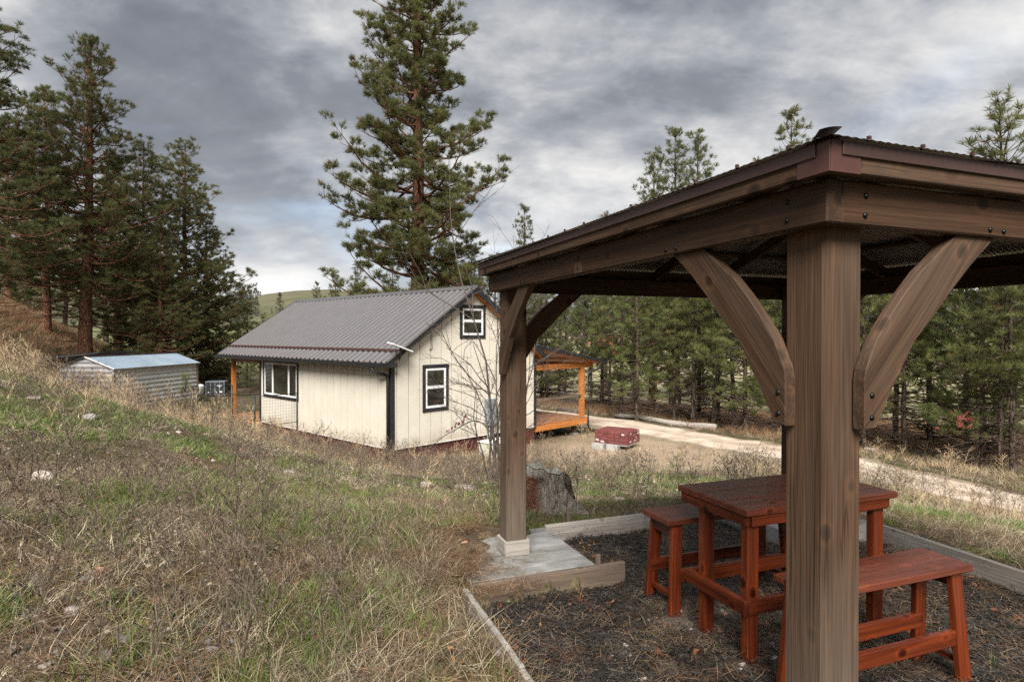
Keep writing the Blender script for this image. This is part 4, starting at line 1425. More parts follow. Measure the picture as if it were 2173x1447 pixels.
# ------------------------------------------------------------------ shed, tank, container
def build_shed():
    D0 = 25.3
    ox, oy = -.652 * D0, D0
    yaw = R(5.6)
    F = Matrix.Translation((ox, oy, 0)) @ Matrix.Rotation(-yaw, 4, 'Z')      # x right, y away; long wall on x=0
    s = empty("shed", (ox, oy, -1.4), -yaw, "low corrugated metal shed with blue grey roof on the hillside", "shed")
    L, W, ez, pz, bz = 5.65, 2.4, .42, .87, -1.75
    # horizontal corrugated cladding
    def clad(p, d, Lw, zt, name, mat, top=None):
        zs = np.linspace(bz, zt, 90)
        w = .016 * np.sign(np.sin(zs / .20 * 2 * np.pi)) * np.abs(np.sin(zs / .20 * 2 * np.pi)) ** .5
        nn = np.array([d[1], -d[0]])
        G = np.zeros((len(zs), 2, 3))
        for k in (0, 1):
            G[:, k, :2] = np.array(p) + np.array(d) * (Lw * k) + nn[None] * w[:, None]
            G[:, k, 2] = zs
        me = mk_grid(name, G, mat, True); fix_normals(me)
        return mesh_obj(name, me, F.copy(), s)
    wall = clad((0, 0), (0., 1.), L, ez - .27, "wall_cladding", M['galv'])
    block("fascia_band", -.03, .0, .0, L, ez - .30, ez - .03, M['cream'], s, .004, F)
    # gable end cladding (stepped courses)
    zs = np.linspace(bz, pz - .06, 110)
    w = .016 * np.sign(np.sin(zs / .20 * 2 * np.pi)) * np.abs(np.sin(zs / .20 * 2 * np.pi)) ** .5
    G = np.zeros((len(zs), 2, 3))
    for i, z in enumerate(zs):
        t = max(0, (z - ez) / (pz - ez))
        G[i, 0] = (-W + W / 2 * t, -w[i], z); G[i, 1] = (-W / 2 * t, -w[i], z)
    me = mk_grid("gable_cladding", G, M['galvshade'], True); fix_normals(me)
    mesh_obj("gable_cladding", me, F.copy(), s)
    board("corner_post", (.03, -.02, bz), (.03, -.02, ez - .28), .09, .09, M['brownboard'], s, (0, 1, 0), .006, F)
    board("corner_post", (.02, L + .03, bz), (.02, L + .03, ez - .05), .08, .08, M['brownboard'], s, (0, 1, 0), .006, F)
    for sg in (0, 1):
        n = 200; ys = np.linspace(-.12, L + .12, n); wv = .010 * np.cos(ys / .1 * 2 * np.pi)
        G = np.zeros((n, 2, 3))
        for i in range(n):
            e = (.14, ez - .05) if sg == 0 else (-W - .14, ez - .05)
            G[i, 0] = (e[0], ys[i], e[1] + wv[i]); G[i, 1] = (-W / 2, ys[i], pz + wv[i])
        me = mk_grid("roof_sheet", G, M['galvroof'], True); fix_normals(me)
        mesh_obj("roof_sheet", me, F.copy(), s)
    board("ridge_cap", (-W / 2, -.12, pz + .02), (-W / 2, L + .12, pz + .02), .16, .025, M['bracket'], s, (0, 0, 1), .003, F)
    # small fascia at the front rake
    board("rake_board", (.12, -.10, ez - .06), (-W / 2, -.10, pz - .01), .02, .05, M['galv'], s, (0, 0, 1), .002, F)


build_shed()
lean = empty("lean_to_roof", (-18.2, 25.9, .2), 0, "dark sheet roof of a lean-to left of the shed", "lean-to")
prism("roof_sheet", [(-21.0, .62), (-17.75, .98), (-17.75, 1.03), (-21.0, .67)], 1, 26.2, 29.0, M['dark'], lean, Matrix())
prism("front_board", [(-20.8, -.5), (-18.45, -.5), (-18.45, .80), (-20.8, .60)], 1, 26.9, 26.96, M['brownboard'], lean, Matrix())

tk = empty("water_tank", (-18.15, 34.9, -1.7), 0, "white plastic tank partly hidden behind the shed", "tank")


def lathe(name, prof, mat, M4, parent, ns=24):
    G = np.zeros((len(prof), ns, 3))
    for i, (r, z) in enumerate(prof):
        for j in range(ns):
            a = j * 2 * math.pi / ns
            G[i, j] = (r * math.cos(a), r * math.sin(a), z)
    me = mk_grid(name, G, mat, True, True); fix_normals(me)
    return mesh_obj(name, me, M4, parent)


lathe("tank_body", [(.01, 0), (.42, 0), (.47, .05), (.52, .50), (.50, .56), (.4, .60), (.01, .62)], M['white'], WM[tk.name] @ Matrix.Translation((0, 0, .05)), tk)

cx, cy = -18.35, 38.0
cz = gz1(cx, cy)
ct = empty("storage_container", (cx, cy, cz), R(12), "small black storage container with white lettering beyond the porch", "container")
CF = WM[ct.name] @ Matrix.Diagonal((.74, .74, .74, 1))
block("container_body", -.72, .72, -.6, .6, .08, 1.22, M['dark'], ct, .02, CF)
block("container_roof", -.76, .76, -.64, .64, 1.225, 1.30, M['greybox'], ct, .01, CF)
for i in range(5):
    block("corner_rib", -.71 + i * .35, -.66 + i * .35, -.635, -.602, .1, 1.2, M['greybox'], ct, .004, CF)
for i, (x, z, w_, h_) in enumerate(((.15, .92, .40, .05), (.3, .80, .12, .05), (.1, .32, .12, .16), (.35, .32, .22, .16), (-.55, .35, .10, .10))):
    block("lettering", x, x + w_, -.639, -.636, z, z + h_, M['white'], ct, .001, CF)
for x in (-.55, .5):
    block("foot_block", x - .1, x + .1, -.5, .5, -.15, .08, M['cinder'], ct, .01, CF)


# ------------------------------------------------------------------ pallet of pavers on cinder blocks
def build_pallet():
    x, y = 3.55, 20.6
    z = gz1(x, y)
    yaw = R(-34)
    F = Matrix.Translation((x, y, z)) @ Matrix.Rotation(yaw, 4, 'Z')
    p = empty("paver_pallet", (x, y, z), yaw, "plastic wrapped pallet of red pavers beside the track", "pallet of pavers")
    bw, bd, bh = .235, .15, .105
    nx, ny, nz = 5, 7, 4
    vb, fb = bev_box(bw - .006, bd - .006, bh - .006, .006)
    me = mk_mesh("brick", vb, fb, M['brick']); fix_normals(me)
    block("pallet_base", -nx * bw / 2, nx * bw / 2, -ny * bd / 2, ny * bd / 2, .13, .17, M['grey'], p, .004, F)
    r = random.Random(3)
    for k in range(nz):
        for i in range(nx):
            for j in range(ny):
                if 0 < i < nx - 1 and 0 < j < ny - 1 and k < nz - 1: continue
                M4 = F @ Matrix.Translation(((i - nx / 2 + .5) * bw + r.uniform(-.006, .006), (j - ny / 2 + .5) * bd + r.uniform(-.006, .006), .172 + (k + .5) * bh)) @ Matrix.Rotation(r.uniform(-.02, .02), 4, 'Z')
                mesh_obj("brick", me, M4, p)
    # torn shreds of plastic wrap on the faces
    for q in range(9):
        a = r.uniform(-.55, .5); zz = .2 + r.random() * .36; w_ = r.uniform(.05, .16)
        m_ = MB()
        X = nx * bw / 2 + .010; Y = -ny * bd / 2 - .010
        if q % 2:
            m_.add([(a, Y, zz), (a + w_, Y, zz + r.uniform(-.02, .02)), (a + w_ * .8, Y - .004, zz + .05), (a + .01, Y, zz + .06)], [(0, 1, 2, 3)])
        else:
            m_.add([(X, a * .8, zz), (X, a * .8 + w_, zz), (X + .004, a * .8 + w_, zz + .06), (X, a * .8, zz + .05)], [(0, 1, 2, 3)])
        mesh_obj("plastic_shred", m_.mesh("plastic_shred", M['wrap']), F.copy(), p)
    for i, (bx, lab) in enumerate(((-.40, "cinder block under the left end of the paver pallet"), (.12, "cinder block under the middle of the paver pallet"))):
        c = empty("cinder_block", tuple(F @ Vector((bx, -.62, 0))), yaw, lab, "cinder block", "cinder blocks under the pallet")
        for q, (a0, a1, b0, b1) in enumerate(((-.2, .2, -.10, -.07), (-.2, .2, .07, .10), (-.2, -.165, -.07, .07), (.165, .2, -.07, .07), (-.02, .02, -.07, .07))):
            block("block_wall", bx + a0, bx + a1, -.62 + b0, -.62 + b1, -.04, .17, M['cinder'], c, .004, F)


build_pallet()


# ------------------------------------------------------------------ pines
class TB:
    """collects tubes into one mesh"""
    def __init__(s): s.v = []; s.q = []; s.n = 0

    def tube(s, pts, rad, ns):
        P = tube_arr(pts, rad, ns); n = len(P)
        i = np.arange(n - 1)[:, None] * ns; j = np.arange(ns)[None]
        q = np.stack([i + j, i + (j + 1) % ns, i + ns + (j + 1) % ns, i + ns + j], -1).reshape(-1, 4) + s.n
        s.v.append(P.reshape(-1, 3)); s.q.append(q); s.n += n * ns

    def mesh(s, name, mat):
        V = np.concatenate(s.v); Q = np.concatenate(s.q)
        me = bpy.data.meshes.new(name)
        me.vertices.add(len(V)); me.vertices.foreach_set("co", V.astype(np.float32).ravel())
        me.loops.add(len(Q) * 4); me.loops.foreach_set("vertex_index", Q.astype(np.int32).ravel())
        me.polygons.add(len(Q)); me.polygons.foreach_set("loop_start", np.arange(0, len(Q) * 4, 4, dtype=np.int32))
        me.polygons.foreach_set("use_smooth", np.ones(len(Q), bool))
        me.materials.append(mat); me.update()
        return me


def tuft_template(rng, k, ln, w, spread=75):
    """(k,3,3) loose needle triangles around +Z"""
    ph = rng.uniform(0, 2 * np.pi, k); th = np.radians(rng.uniform(5, spread, k) ** 1.0)
    d = np.stack([np.sin(th) * np.cos(ph), np.sin(th) * np.sin(ph), np.cos(th)], -1)
    b = np.stack([np.zeros(k), np.zeros(k), rng.uniform(-.45, .15, k) * ln], -1)
    tip = b + d * (ln * rng.uniform(.75, 1.1, k))[:, None]
    s = np.cross(d, rng.normal(size=(k, 3))); s /= np.linalg.norm(s, axis=1)[:, None]
    mid = b + d * ln * .12
    return np.stack([mid - s * w / 2, mid + s * w / 2, tip], 1)


def orient(D, rng):
    D = D / (np.linalg.norm(D, axis=1)[:, None] + 1e-9)
    r = rng.normal(size=D.shape)
    A = np.cross(D, r); A /= np.linalg.norm(A, axis=1)[:, None] + 1e-9
    B = np.cross(D, A)
    return np.stack([A, B, D], -1)        # columns


def pine_meshes(seed, H, cb, Rm, dz, nb, mats, ln, nw, kneed, prof, sec_dx=.34, r0=.25, tip_up=.5, lower_dead=0, sparse=0.0, lean=(0, 0), elev=(-12, 38), tint=(0, .9), clump=3, dead_frac=.02, ntrunk=26, twigs=True, el_sd=9, f0=.22, l2max=1.3, lmin=.42, ball=None):
    rng = np.random.default_rng(seed)
    tb = TB()
    zt = np.linspace(0, 1, ntrunk)
    wob = np.cumsum(rng.normal(0, .010, (ntrunk, 2)), 0) * H * .10
    ctr = np.stack([wob[:, 0] + lean[0] * zt * H, wob[:, 1] + lean[1] * zt * H, zt * H - .25], -1)
    ctr[0, :2] = 0
    rad = r0 * (1 - zt) ** .85 + .012 + r0 * .35 * np.exp(-zt * 40)
    tb.tube(ctr, rad, 10)

    def trunk_at(z):
        t = (z + .25) / H
        return np.array([np.interp(t, zt, ctr[:, 0]), np.interp(t, zt, ctr[:, 1]), z]), float(np.interp(t, zt, rad))
    tp, td, tt = [], [], []
    z = cb * H
    while z < H * .985:
        t = (z / H - cb) / (1 - cb)
        L0 = Rm * prof(t)
        n = max(2, int(round(nb * (1 - .35 * t) + rng.uniform(-1, 1))))
        a0 = rng.uniform(0, 6.28)
        for j in range(n):
            if rng.random() < sparse: continue
            a = a0 + j * 6.283 / n + rng.normal(0, .35)
            L = max(.18, L0 * rng.uniform(lmin, 1.2))
            el = math.radians(elev[0] + (elev[1] - elev[0]) * t + rng.normal(0, el_sd))
            c, r = trunk_at(z + rng.uniform(-.5, .5) * dz)
            npt = 7
            s = np.linspace(0, 1, npt)
            hz = np.array([math.cos(a), math.sin(a), 0]); sd = np.array([-hz[1], hz[0], 0])
            curve = math.sin(el) * s * L + tip_up * L * s ** 2.6 * .5 - .10 * L * np.sin(s * np.pi) * (1 - t)
            side = np.cumsum(rng.normal(0, .035, npt)) * L
            pts = c + hz[None] * (math.cos(el) * s * L)[:, None] + np.array([0, 0, 1.0])[None] * curve[:, None] + sd[None] * side[:, None]
            br = max(.009, min(.30 * r, .022 * L))
            tb.tube(pts, br * (1 - s) ** .8 + .005, 5)
            tp.append(pts[-1]); td.append(pts[-1] - pts[-2])
            tt.append(rng.random())
            m = max(1, int(L * .78 / sec_dx))
            ct = rng.random()
            for q in range(m):
                f = f0 + (.98 - f0) * (q + rng.random()) / m
                p = np.array([np.interp(f, s, pts[:, i]) for i in range(3)])
                k = min(npt - 2, int(f * (npt - 1))); dr = pts[k + 1] - pts[k]; dr /= np.linalg.norm(dr) + 1e-9
                sg = 1 if (q % 2) else -1
                an = math.radians(rng.uniform(30, 65)) * sg
                d2 = dr * math.cos(an) + np.cross([0, 0, 1.0], dr) * math.sin(an) + np.array([0, 0, rng.uniform(.05, .5)])
                d2 /= np.linalg.norm(d2)
                l2 = min(l2max, L * .40) * (1.08 - f * .75) * rng.uniform(.6, 1.2) + .08
                e = p + d2 * l2 + np.array([0, 0, .22 * l2])
                mid = p + d2 * l2 * .55 - np.array([0, 0, .02 * l2])
                if twigs: tb.tube(np.stack([p, mid, e]), np.array([.011, .008, .005]) * (0.6 + min(1, L / 3)), 3)
                if ball:
                    nb_, rb = ball
                    nbk = max(2, int(nb_ * (0.5 + .5 * min(1, l2 / .5)) * rng.uniform(.6, 1.3)))
                    dirs = rng.normal(size=(nbk, 3)); dirs /= np.linalg.norm(dirs, axis=1)[:, None]; dirs[:, 2] = np.abs(dirs[:, 2]) * .9 - .15
                    ctb = rng.random()
                    for w in range(nbk):
                        tp.append(e + dirs[w] * rb * rng.uniform(.15, 1) * np.array([1, 1, .7]) - (e - p) * (rng.random() * .25)); td.append(dirs[w] + d2 * .6 + np.array([0, 0, .35])); tt.append(np.clip(ctb * .5 + rng.random() * .5, 0, 1))
                    continue
                kk = clump if l2 > .3 else max(1, clump - 1)
                for w in range(kk):
                    ff = 1 - w * rng.uniform(.16, .32)
                    if ff < .15: break
                    tp.append(p + (e - p) * ff + rng.normal(0, .06, 3) * (w > 0)); td.append(d2 + np.array([0, 0, .55]) + rng.normal(0, .3, 3))
                    tt.append(np.clip(ct * .55 + rng.random() * .45, 0, 1))
        z += dz * rng.uniform(.75, 1.25) * (1 - .35 * t)
    c, r = trunk_at(H * .985)
    for w in range(6):
        tp.append(c + np.array([0, 0, -.08 * w])); td.append(np.array([0, 0, 1.0]) + rng.normal(0, .5, 3)); tt.append(rng.random())
    # dead bare branches under the crown
    for k in range(lower_dead):
        zz = H * cb * rng.uniform(.12, 1.05)
        a = rng.uniform(0, 6.28); L = Rm * rng.uniform(.25, .75)
        c, r = trunk_at(zz); s = np.linspace(0, 1, 5)
        hz = np.array([math.cos(a), math.sin(a), 0])
        pts = c + hz[None] * (s * L)[:, None] + np.array([0, 0, 1.])[None] * (rng.uniform(-.25, .2) * L * s + .16 * L * s * s * rng.uniform(-1.2, 1))[:, None] + np.cumsum(rng.normal(0, .03, (5, 3)), 0) * L
        tb.tube(pts, .018 * (1 - s) + .004, 4)
        for q in range(3):
            f = rng.uniform(.4, .95); p = np.array([np.interp(f, s, pts[:, i]) for i in range(3)])
            e = p + (hz * rng.uniform(.2, .6) + rng.normal(0, .5, 3)) * L * .3
            tb.tube(np.stack([p, e]), np.array([.006, .003]), 3)
    tp = np.array(tp); td = np.array(td); tt = np.array(tt)
    n = len(tp)
    vars_ = [tuft_template(rng, kneed, ln, nw) for _ in range(6)]
    Rm_ = orient(td, rng)
    sc = rng.uniform(.75, 1.2, n)
    T = np.stack([vars_[i] for i in rng.integers(0, 6, n)])           # n,k,3,3
    V = np.einsum('nij,nkmj->nkmi', Rm_, T) * sc[:, None, None, None] + tp[:, None, None, :]
    tint_v = tint[0] + (tint[1] - tint[0]) * tt
    dead = rng.random(n) < dead_frac
    tint_v = np.where(dead, rng.uniform(.95, 1, n), tint_v)
    crown = mk_tris("crown", V.reshape(-1, 3, 3), mats[1], {"tint": np.repeat(tint_v, kneed)})
    trunk = tb.mesh("trunk", mats[0])
    return trunk, crown


def add_tree(name, meshes, x, y, rz, sc, label, group=None, cat="tree", tilt=(0, 0), sink=.0):
    z = gz1(x, y) - sink
    o = bpy.data.objects.new(name, None); o.empty_display_size = .3
    COL.objects.link(o)
    if isinstance(sc, (int, float)): sc = (sc, sc, sc)
    Mx = Matrix.Translation((x, y, z)) @ Matrix.Rotation(tilt[0], 4, 'Y') @ Matrix.Rotation(tilt[1], 4, 'X') @ Matrix.Rotation(rz, 4, 'Z') @ Matrix.Diagonal((*sc, 1))
    reg(o, Mx)
    tag(o, label, cat, group)
    for nm, me in zip(("trunk", "crown"), meshes):
        c = bpy.data.objects.new(nm, me); COL.objects.link(c); c.parent = o
    return o


def px_xy(px, d):
    return ((px - 1086.5) / 1298.0 * d, d)


prof_broad = lambda t: (1 - t) ** .75 * (.55 + .45 * min(1, t * 5)) + .06
prof_big = lambda t: float(np.interp(t, [0, .1, .30, .4, .49, .63, .73, .9, 1], [.60, .78, .88, .76, .64, .53, .47, .25, .04]))
prof_young = lambda t: (1 - t) ** .62 * (.6 + .4 * min(1, t * 4)) + .05
prof_col = lambda t: (1 - t) ** .5 * (.75 + .25 * min(1, t * 4)) + .04
BR, BD = (M['bark_red'], M['needle']), (M['bark_dark'], M['needle_y'])

# the big pine behind the house
x, y = px_xy(880, 33.5)
big = pine_meshes(11, 29.5, .09, 5.6, .44, 5.4, BR, .26, .026, 20, prof_big, .32, .46, .34, 4, .12, (.006, 0), (-12, 34), (0, .80), 8, .01, el_sd=16, f0=.2, l2max=1.6, lmin=.34, ball=(13, .32))
add_tree("pine_tree", big, x, y, .6, 1.0, "tall ponderosa pine rising straight behind the house roof")

# stand on the left
H = lambda px, d, top: (712 - top) / 1298.0 * d + CAM_H
pl1 = pine_meshes(21, 19.0, .27, 4.6, .44, 6.5, BR, .23, .022, 18, prof_broad, .38, .37, .35, 46, .02, (.022, 0), (-10, 40), (0, .84), 4, .07, el_sd=14, f0=.24, lmin=.36, ball=(10, .27))
pl2 = pine_meshes(22, 17.5, .20, 4.6, .44, 6.5, BR, .23, .022, 18, prof_broad, .38, .30, .35, 30, .02, (.0, 0), (-12, 38), (0, .84), 4, .05, el_sd=14, f0=.24, lmin=.36, ball=(10, .27))
pl3 = pine_meshes(23, 17.0, .06, 4.9, .44, 6.5, BR, .23, .022, 18, prof_broad, .38, .26, .35, 16, .02, (.0, 0), (-14, 38), (0, .84), 4, .06, el_sd=14, f0=.24, lmin=.36, ball=(10, .27))
for (px, d, top, me, mh, rz, lab, nm) in (
        (180, 34, 80, pl1, 19.0, .3, "tallest red barked pine behind the shed with bare lower branches", "pine_tree"),
        (98, 39, 190, pl2, 17.5, 1.9, "pine with thick red trunk left of the tallest one", "pine_tree"),
        (-22, 29, 10, pl2, 17.5, 4.0, "pine cut by the left edge of the picture", "pine_tree"),
        (392, 44, 300, pl3, 17.0, 2.2, "broad dense pine at the right end of the left stand", "pine_tree"),
        (305, 40, 300, pl3, 17.0, .4, "dense pine between the tallest pine and the right end of the stand", "pine_tree"),
        (440, 47, 470, pl3, 17.0, 5.1, "shorter dark pine above the gap between shed and house", "pine_tree"),
        (250, 47, 330, pl1, 19.0, 3.6, "pine mostly hidden behind the tallest pine, right of its trunk", "pine_tree"),
        (20, 50, 250, pl2, 17.5, 5.6, "pine on the upper slope behind the left pair", "pine_tree"),
        (340, 36, 470, pl3, 17.0, 1.2, "low branching pine directly behind the shed roof", "pine_tree")):
    x, y = px_xy(px, d)
    s = (H(px, d, top) - gz1(x, y)) / mh
    add_tree(nm, me, x, y, rz, s, lab, "pines behind the shed")

# young pines beyond the track
yp = [pine_meshes(31 + i, 10.5, cbs, rm, .41, 5.6, BD, .22, .014, 20, prof_young, .28, .088, .60, 44, .04, (le, 0), (-4, 46), (0, .92), 3, .015, el_sd=13, lmin=.30, ball=(6, .17))
      for i, (cbs, rm, le) in enumerate(((.22, 1.9, .0), (.13, 2.2, .012), (.32, 1.8, -.012), (.08, 2.3, .0)))]
front = [(1318, 29.5, 11.5, 0), (1352, 27.8, 12.0, 1), (1292, 34, 11.5, 2), (1277, 38, 11, 3), (1430, 28.5, 10.5, 1), (1444, 30, 9, 2), (1470, 27.5, 11, 0), (1482, 31, 11.5, 3),
         (1513, 27.4, 10.5, 2), (1525, 30, 10, 0), (1558, 27.6, 11.5, 1), (1584, 24.8, 9.5, 3), (1649, 25, 11, 0), (1200, 40, 12.5, 1), (1160, 44, 13, 3), (1235, 36, 11.5, 0),
         (1833, 21, 10.5, 1), (1900, 21, 10.0, 2), (1920, 20.2, 11.5, 0), (1975, 22.5, 9.5, 3), (2055, 19.5, 10.0, 1), (2085, 18.1, 10.5, 3), (2124, 17.4, 11.2, 0), (2152, 17.1, 10.2, 2), (2215, 18.5, 10.5, 1), (1700, 24, 11, 3), (1770, 23, 10.5, 1)]
def hmax(px, d):
    yl = 570 - .357 * (px - 1012) if px < 1755 else 312 + .138 * (px - 1775)
    x_, y_ = px_xy(px, d)
    return (712 - yl - 22) / 1298.0 * d + CAM_H - gz1(x_, y_)


r = random.Random(5)
for i, (px, d, h, k) in enumerate(front):
    x, y = px_xy(px, d)
    zc = min(h, hmax(px, d)) / 10.5
    tl = (R(5), 0) if px == 1513 else (R(r.uniform(-1.5, 1.5)), R(r.uniform(-1.5, 1.5)))
    lab = "slender young pine in the front row of the stand beyond the track"
    if px == 2124: lab = "young pine nearest the right frame edge with thick dark trunk beside the track"
    if px == 1513: lab = "leaning thin young pine behind the right end of the fallen log"
    if px == 1584: lab = "low branched young pine just left of the front gazebo post"
    mid_ = sorted(q[0] for q in front if q[0] < 1662 and q[0] not in (1513, 1584)); rt_ = sorted(q[0] for q in front if q[0] > 1825 and q[0] != 2124)
    ORD = "first second third fourth fifth sixth seventh eighth ninth tenth eleventh twelfth thirteenth fourteenth fifteenth".split()
    if px in mid_: lab = "front row young pine beyond the track, %s from left between the gazebo posts" % ORD[mid_.index(px)]
    if px in rt_: lab = "front row young pine right of the front gazebo post, %s from that post" % ORD[rt_.index(px)]
    if px in (1700, 1770): lab = "front row young pine mostly hidden behind the front gazebo post"
    t = add_tree("young_pine", yp[k], x, y, r.uniform(0, 6.28), (zc * r.uniform(.9, 1.15), zc * r.uniform(.9, 1.15), zc), lab, "young pines beyond the track", tilt=tl)
# back rows, thicker trunks among them
for i in range(16):
    px = 1105 + (i * 77.7 % 1130) + r.uniform(-14, 14); d = r.uniform(34, 60)
    x, y = px_xy(px, d)
    if road_dist(np.array([x]), np.array([y]))[0] < 3.0: continue
    zc = min(r.uniform(10.5, 14), hmax(px, d)) / 10.5
    add_tree("young_pine", yp[i % 4], x, y, r.uniform(0, 6.28), (zc * 1.1, zc * 1.1, zc), "pine in the back rows of the stand beyond the track", "back rows of the pine stand")
x, y = px_xy(1383, 36)
add_tree("pine_tree", pl2, x, y, 2.0, .72, "pine with thick red trunk inside the stand beyond the track", "back rows of the pine stand")

# tall pines farther off, seen over the gazebo roof and the house
fp = [pine_meshes(51 + i, 20, .22, rm, .55, 5.2, (M['bark_dark'], M['needle']), .32, .035, 14, prof_col, .5, .25, .4, 6, .05, (0, 0), (0, 45), (.1, .8), 3, .0, 16, el_sd=12, ball=(7, .36)) for i, rm in enumerate((2.7, 3.1))]
for (px, d, top, k, wsc, lab) in (
        (1432, 66, 278, 0, 1.0, "tall far pine over the gazebo roof, middle of the close trio"), (1478, 70, 280, 1, .95, "tall far pine over the gazebo roof, right of the close trio"), (1388, 64, 322, 1, .95, "far pine over the gazebo roof, left and lowest of the close trio"),
        (1680, 60, 235, 0, 1.1, "single far pine standing above the gazebo roof near its peak"), (1285, 75, 455, 1, 1.0, "far pine tip just showing over the sloping gazebo roof"), (1605, 75, 345, 0, 1.0, "tiny pine tip over the gazebo roof left of the single pine"),
        (1112, 38, 440, 0, .9, "narrow pine behind the bare shrub above the gazebo eave"),
        (760, 46, 560, 1, .9, "young pine behind the house ridge, left of the big trunk"), (835, 52, 552, 0, 1.1, "pine behind the house ridge beside the big trunk"), (1000, 45, 520, 1, 1.1, "pine behind the house ridge, right of the big trunk"),
        (945, 50, 545, 0, 1.1, "pine behind the roof just right of the big trunk"), (712, 62, 578, 1, .9, "small pine tip over the house ridge near the hill"), (672, 70, 600, 0, .8, "smallest pine tip over the left part of the house ridge"),
        (1050, 50, 540, 1, 1.1, "pine behind the gable peak left of the gazebo eave")):
    x, y = px_xy(px, d)
    hgt = H(px, d, top) - gz1(x, y)
    s = hgt / 20
    add_tree("pine_tree", fp[k], x, y, px * .37, (max(s, .55) * wsc, max(s, .55) * wsc, s), lab, "far pines above the roofs")
for (px, d, top, k, lab) in ((60, 62, 430, 0, "far pine on the slope between the two left trunks"), (140, 68, 470, 1, "far pine on the slope just left of the tallest trunk"), (225, 64, 450, 0, "far pine seen between the tallest trunk and the dense pines"), (-10, 66, 400, 1, "far pine on the upper slope at the left frame edge"), (285, 72, 480, 1, "far pine in the gap above the shed roof")):
    x, y = px_xy(px, d)
    s = (H(px, d, top) - gz1(x, y)) / 20
    add_tree("pine_tree", fp[k], x, y, px * .37, (s * 1.5, s * 1.5, s), lab, "pines behind the shed")
# near right pine that shows over the gazebo roof
x, y = px_xy(2118, 21.5)
add_tree("young_pine", yp[3], x, y, 1.0, ((H(0, 21.5, 225) - gz1(x, y)) / 10.5 * 1.35,) * 2 + ((H(0, 21.5, 225) - gz1(x, y)) / 10.5,), "pine showing above the gazebo roof at the right edge")

# young pines between shed and house, seen past the porch
for (px, d, top, k, lab) in ((525, 52, 652, 0, "small pine rising left of the house eave against the hill"), (505, 60, 690, 2, "small pine at the foot of the far meadow left of the roof"), (560, 58, 668, 1, "pine tip just over the sloping roof edge at the left"),
                             (530, 40, 742, 1, "pine seen under the porch roof beside the orange post"), (470, 49, 730, 3, "pine behind the black container"), (585, 44, 735, 0, "pine seen under the porch roof next to the house corner"), (420, 45, 720, 2, "pine above the white tank behind the shed")):
    x, y = px_xy(px, d)
    s = (H(px, d, top) - gz1(x, y)) / 10.5
    add_tree("young_pine", yp[k], x, y, px * .7, (s * 1.25, s * 1.25, s), lab, "pines between shed and house")

# seedling by the shed wall
x, y = px_xy(393, 24.2)
sm = pine_meshes(61, 1.5, .15, .22, .16, 4, BD, .16, .010, 16, prof_col, .2, .02, .5, 0, 0, (0, 0), (10, 50), (.2, .8), 2, 0, 8)
add_tree("pine_seedling", sm, x, y, 0, 1.0, "thin pine seedling in front of the shed's right corner", None, "seedling")

# trees on the distant hill
hp = [pine_meshes(71 + i, 14, .08, 2.6, .9, 5, (M['bark_dark'], M['needle_f']), .9, .14, 9, prof_young, .9, .25, .2, 0, 0, (0, 0), (-5, 40), (0, 1), 2, 0, 8, False) for i in range(2)]
for i, (px, d, s) in enumerate(((500, 300, .9), (512, 310, .8), (492, 290, .85), (508, 420, 1.5), (518, 425, 1.35), (527, 420, 1.3), (500, 430, 1.6), (489, 425, 1.4), (543, 410, 1.35), (594, 400, 1.15), (506, 340, .9), (520, 345, .8), (497, 350, 1.0),
                               (510, 740, 1.1), (530, 745, 1.0), (535, 745, .9), (549, 745, .9), (553, 745, .8), (577, 420, .3), (484, 415, 1.4), (512, 430, 1.5), (533, 430, 1.2))):
    x, y = px_xy(px, d)
    add_tree("hill_pine", hp[i % 2], x, y, i * 1.3, (s, s, s), "dark conifer scattered on the distant grassy hill", "conifers on the distant hill")

# red dead needles caught in the near right pines
rng = np.random.default_rng(91)


def dead_spray(px, py, d, n, spread, lab):
    x, y = px_xy(px, d); z = CAM_H - (py - 712) / 1298.0 * d
    P = rng.normal(0, 1, (n, 3)) * np.array([spread, spread * .5, spread * .42])
    D = rng.normal(0, .5, (n, 3)) + np.array([0, 0, -.3])
    T = np.stack([tuft_template(rng, 18, .17, .012, 60) for _ in range(n)])
    V = np.einsum('nij,nkmj->nkmi', orient(D, rng), T) + P[:, None, None, :]
    tw = TB()
    for p in P: tw.tube(np.stack([np.array([0, .5, .35]), p * .6 + np.array([0, .1, .05]), p]), np.array([.008, .006, .003]), 3)
    o = empty("dead_branch", (x, y, z), 0, lab, "dead branch")
    c = mesh_obj("needles", mk_tris("needles", V.reshape(-1, 3, 3), M['needle_r'], {"tint": np.repeat(rng.random(n), 18)}), WM[o.name].copy(), o)
    mesh_obj("twigs", tw.mesh("twigs", M['bark_dark']), WM[o.name].copy(), o)


dead_spray(2048, 895, 17.6, 16, .30, "dead branch with orange needles hanging in the right pines")
dead_spray(1290, 728, 29.0, 14, .5, "rust coloured dead branch in the pines above the side deck")


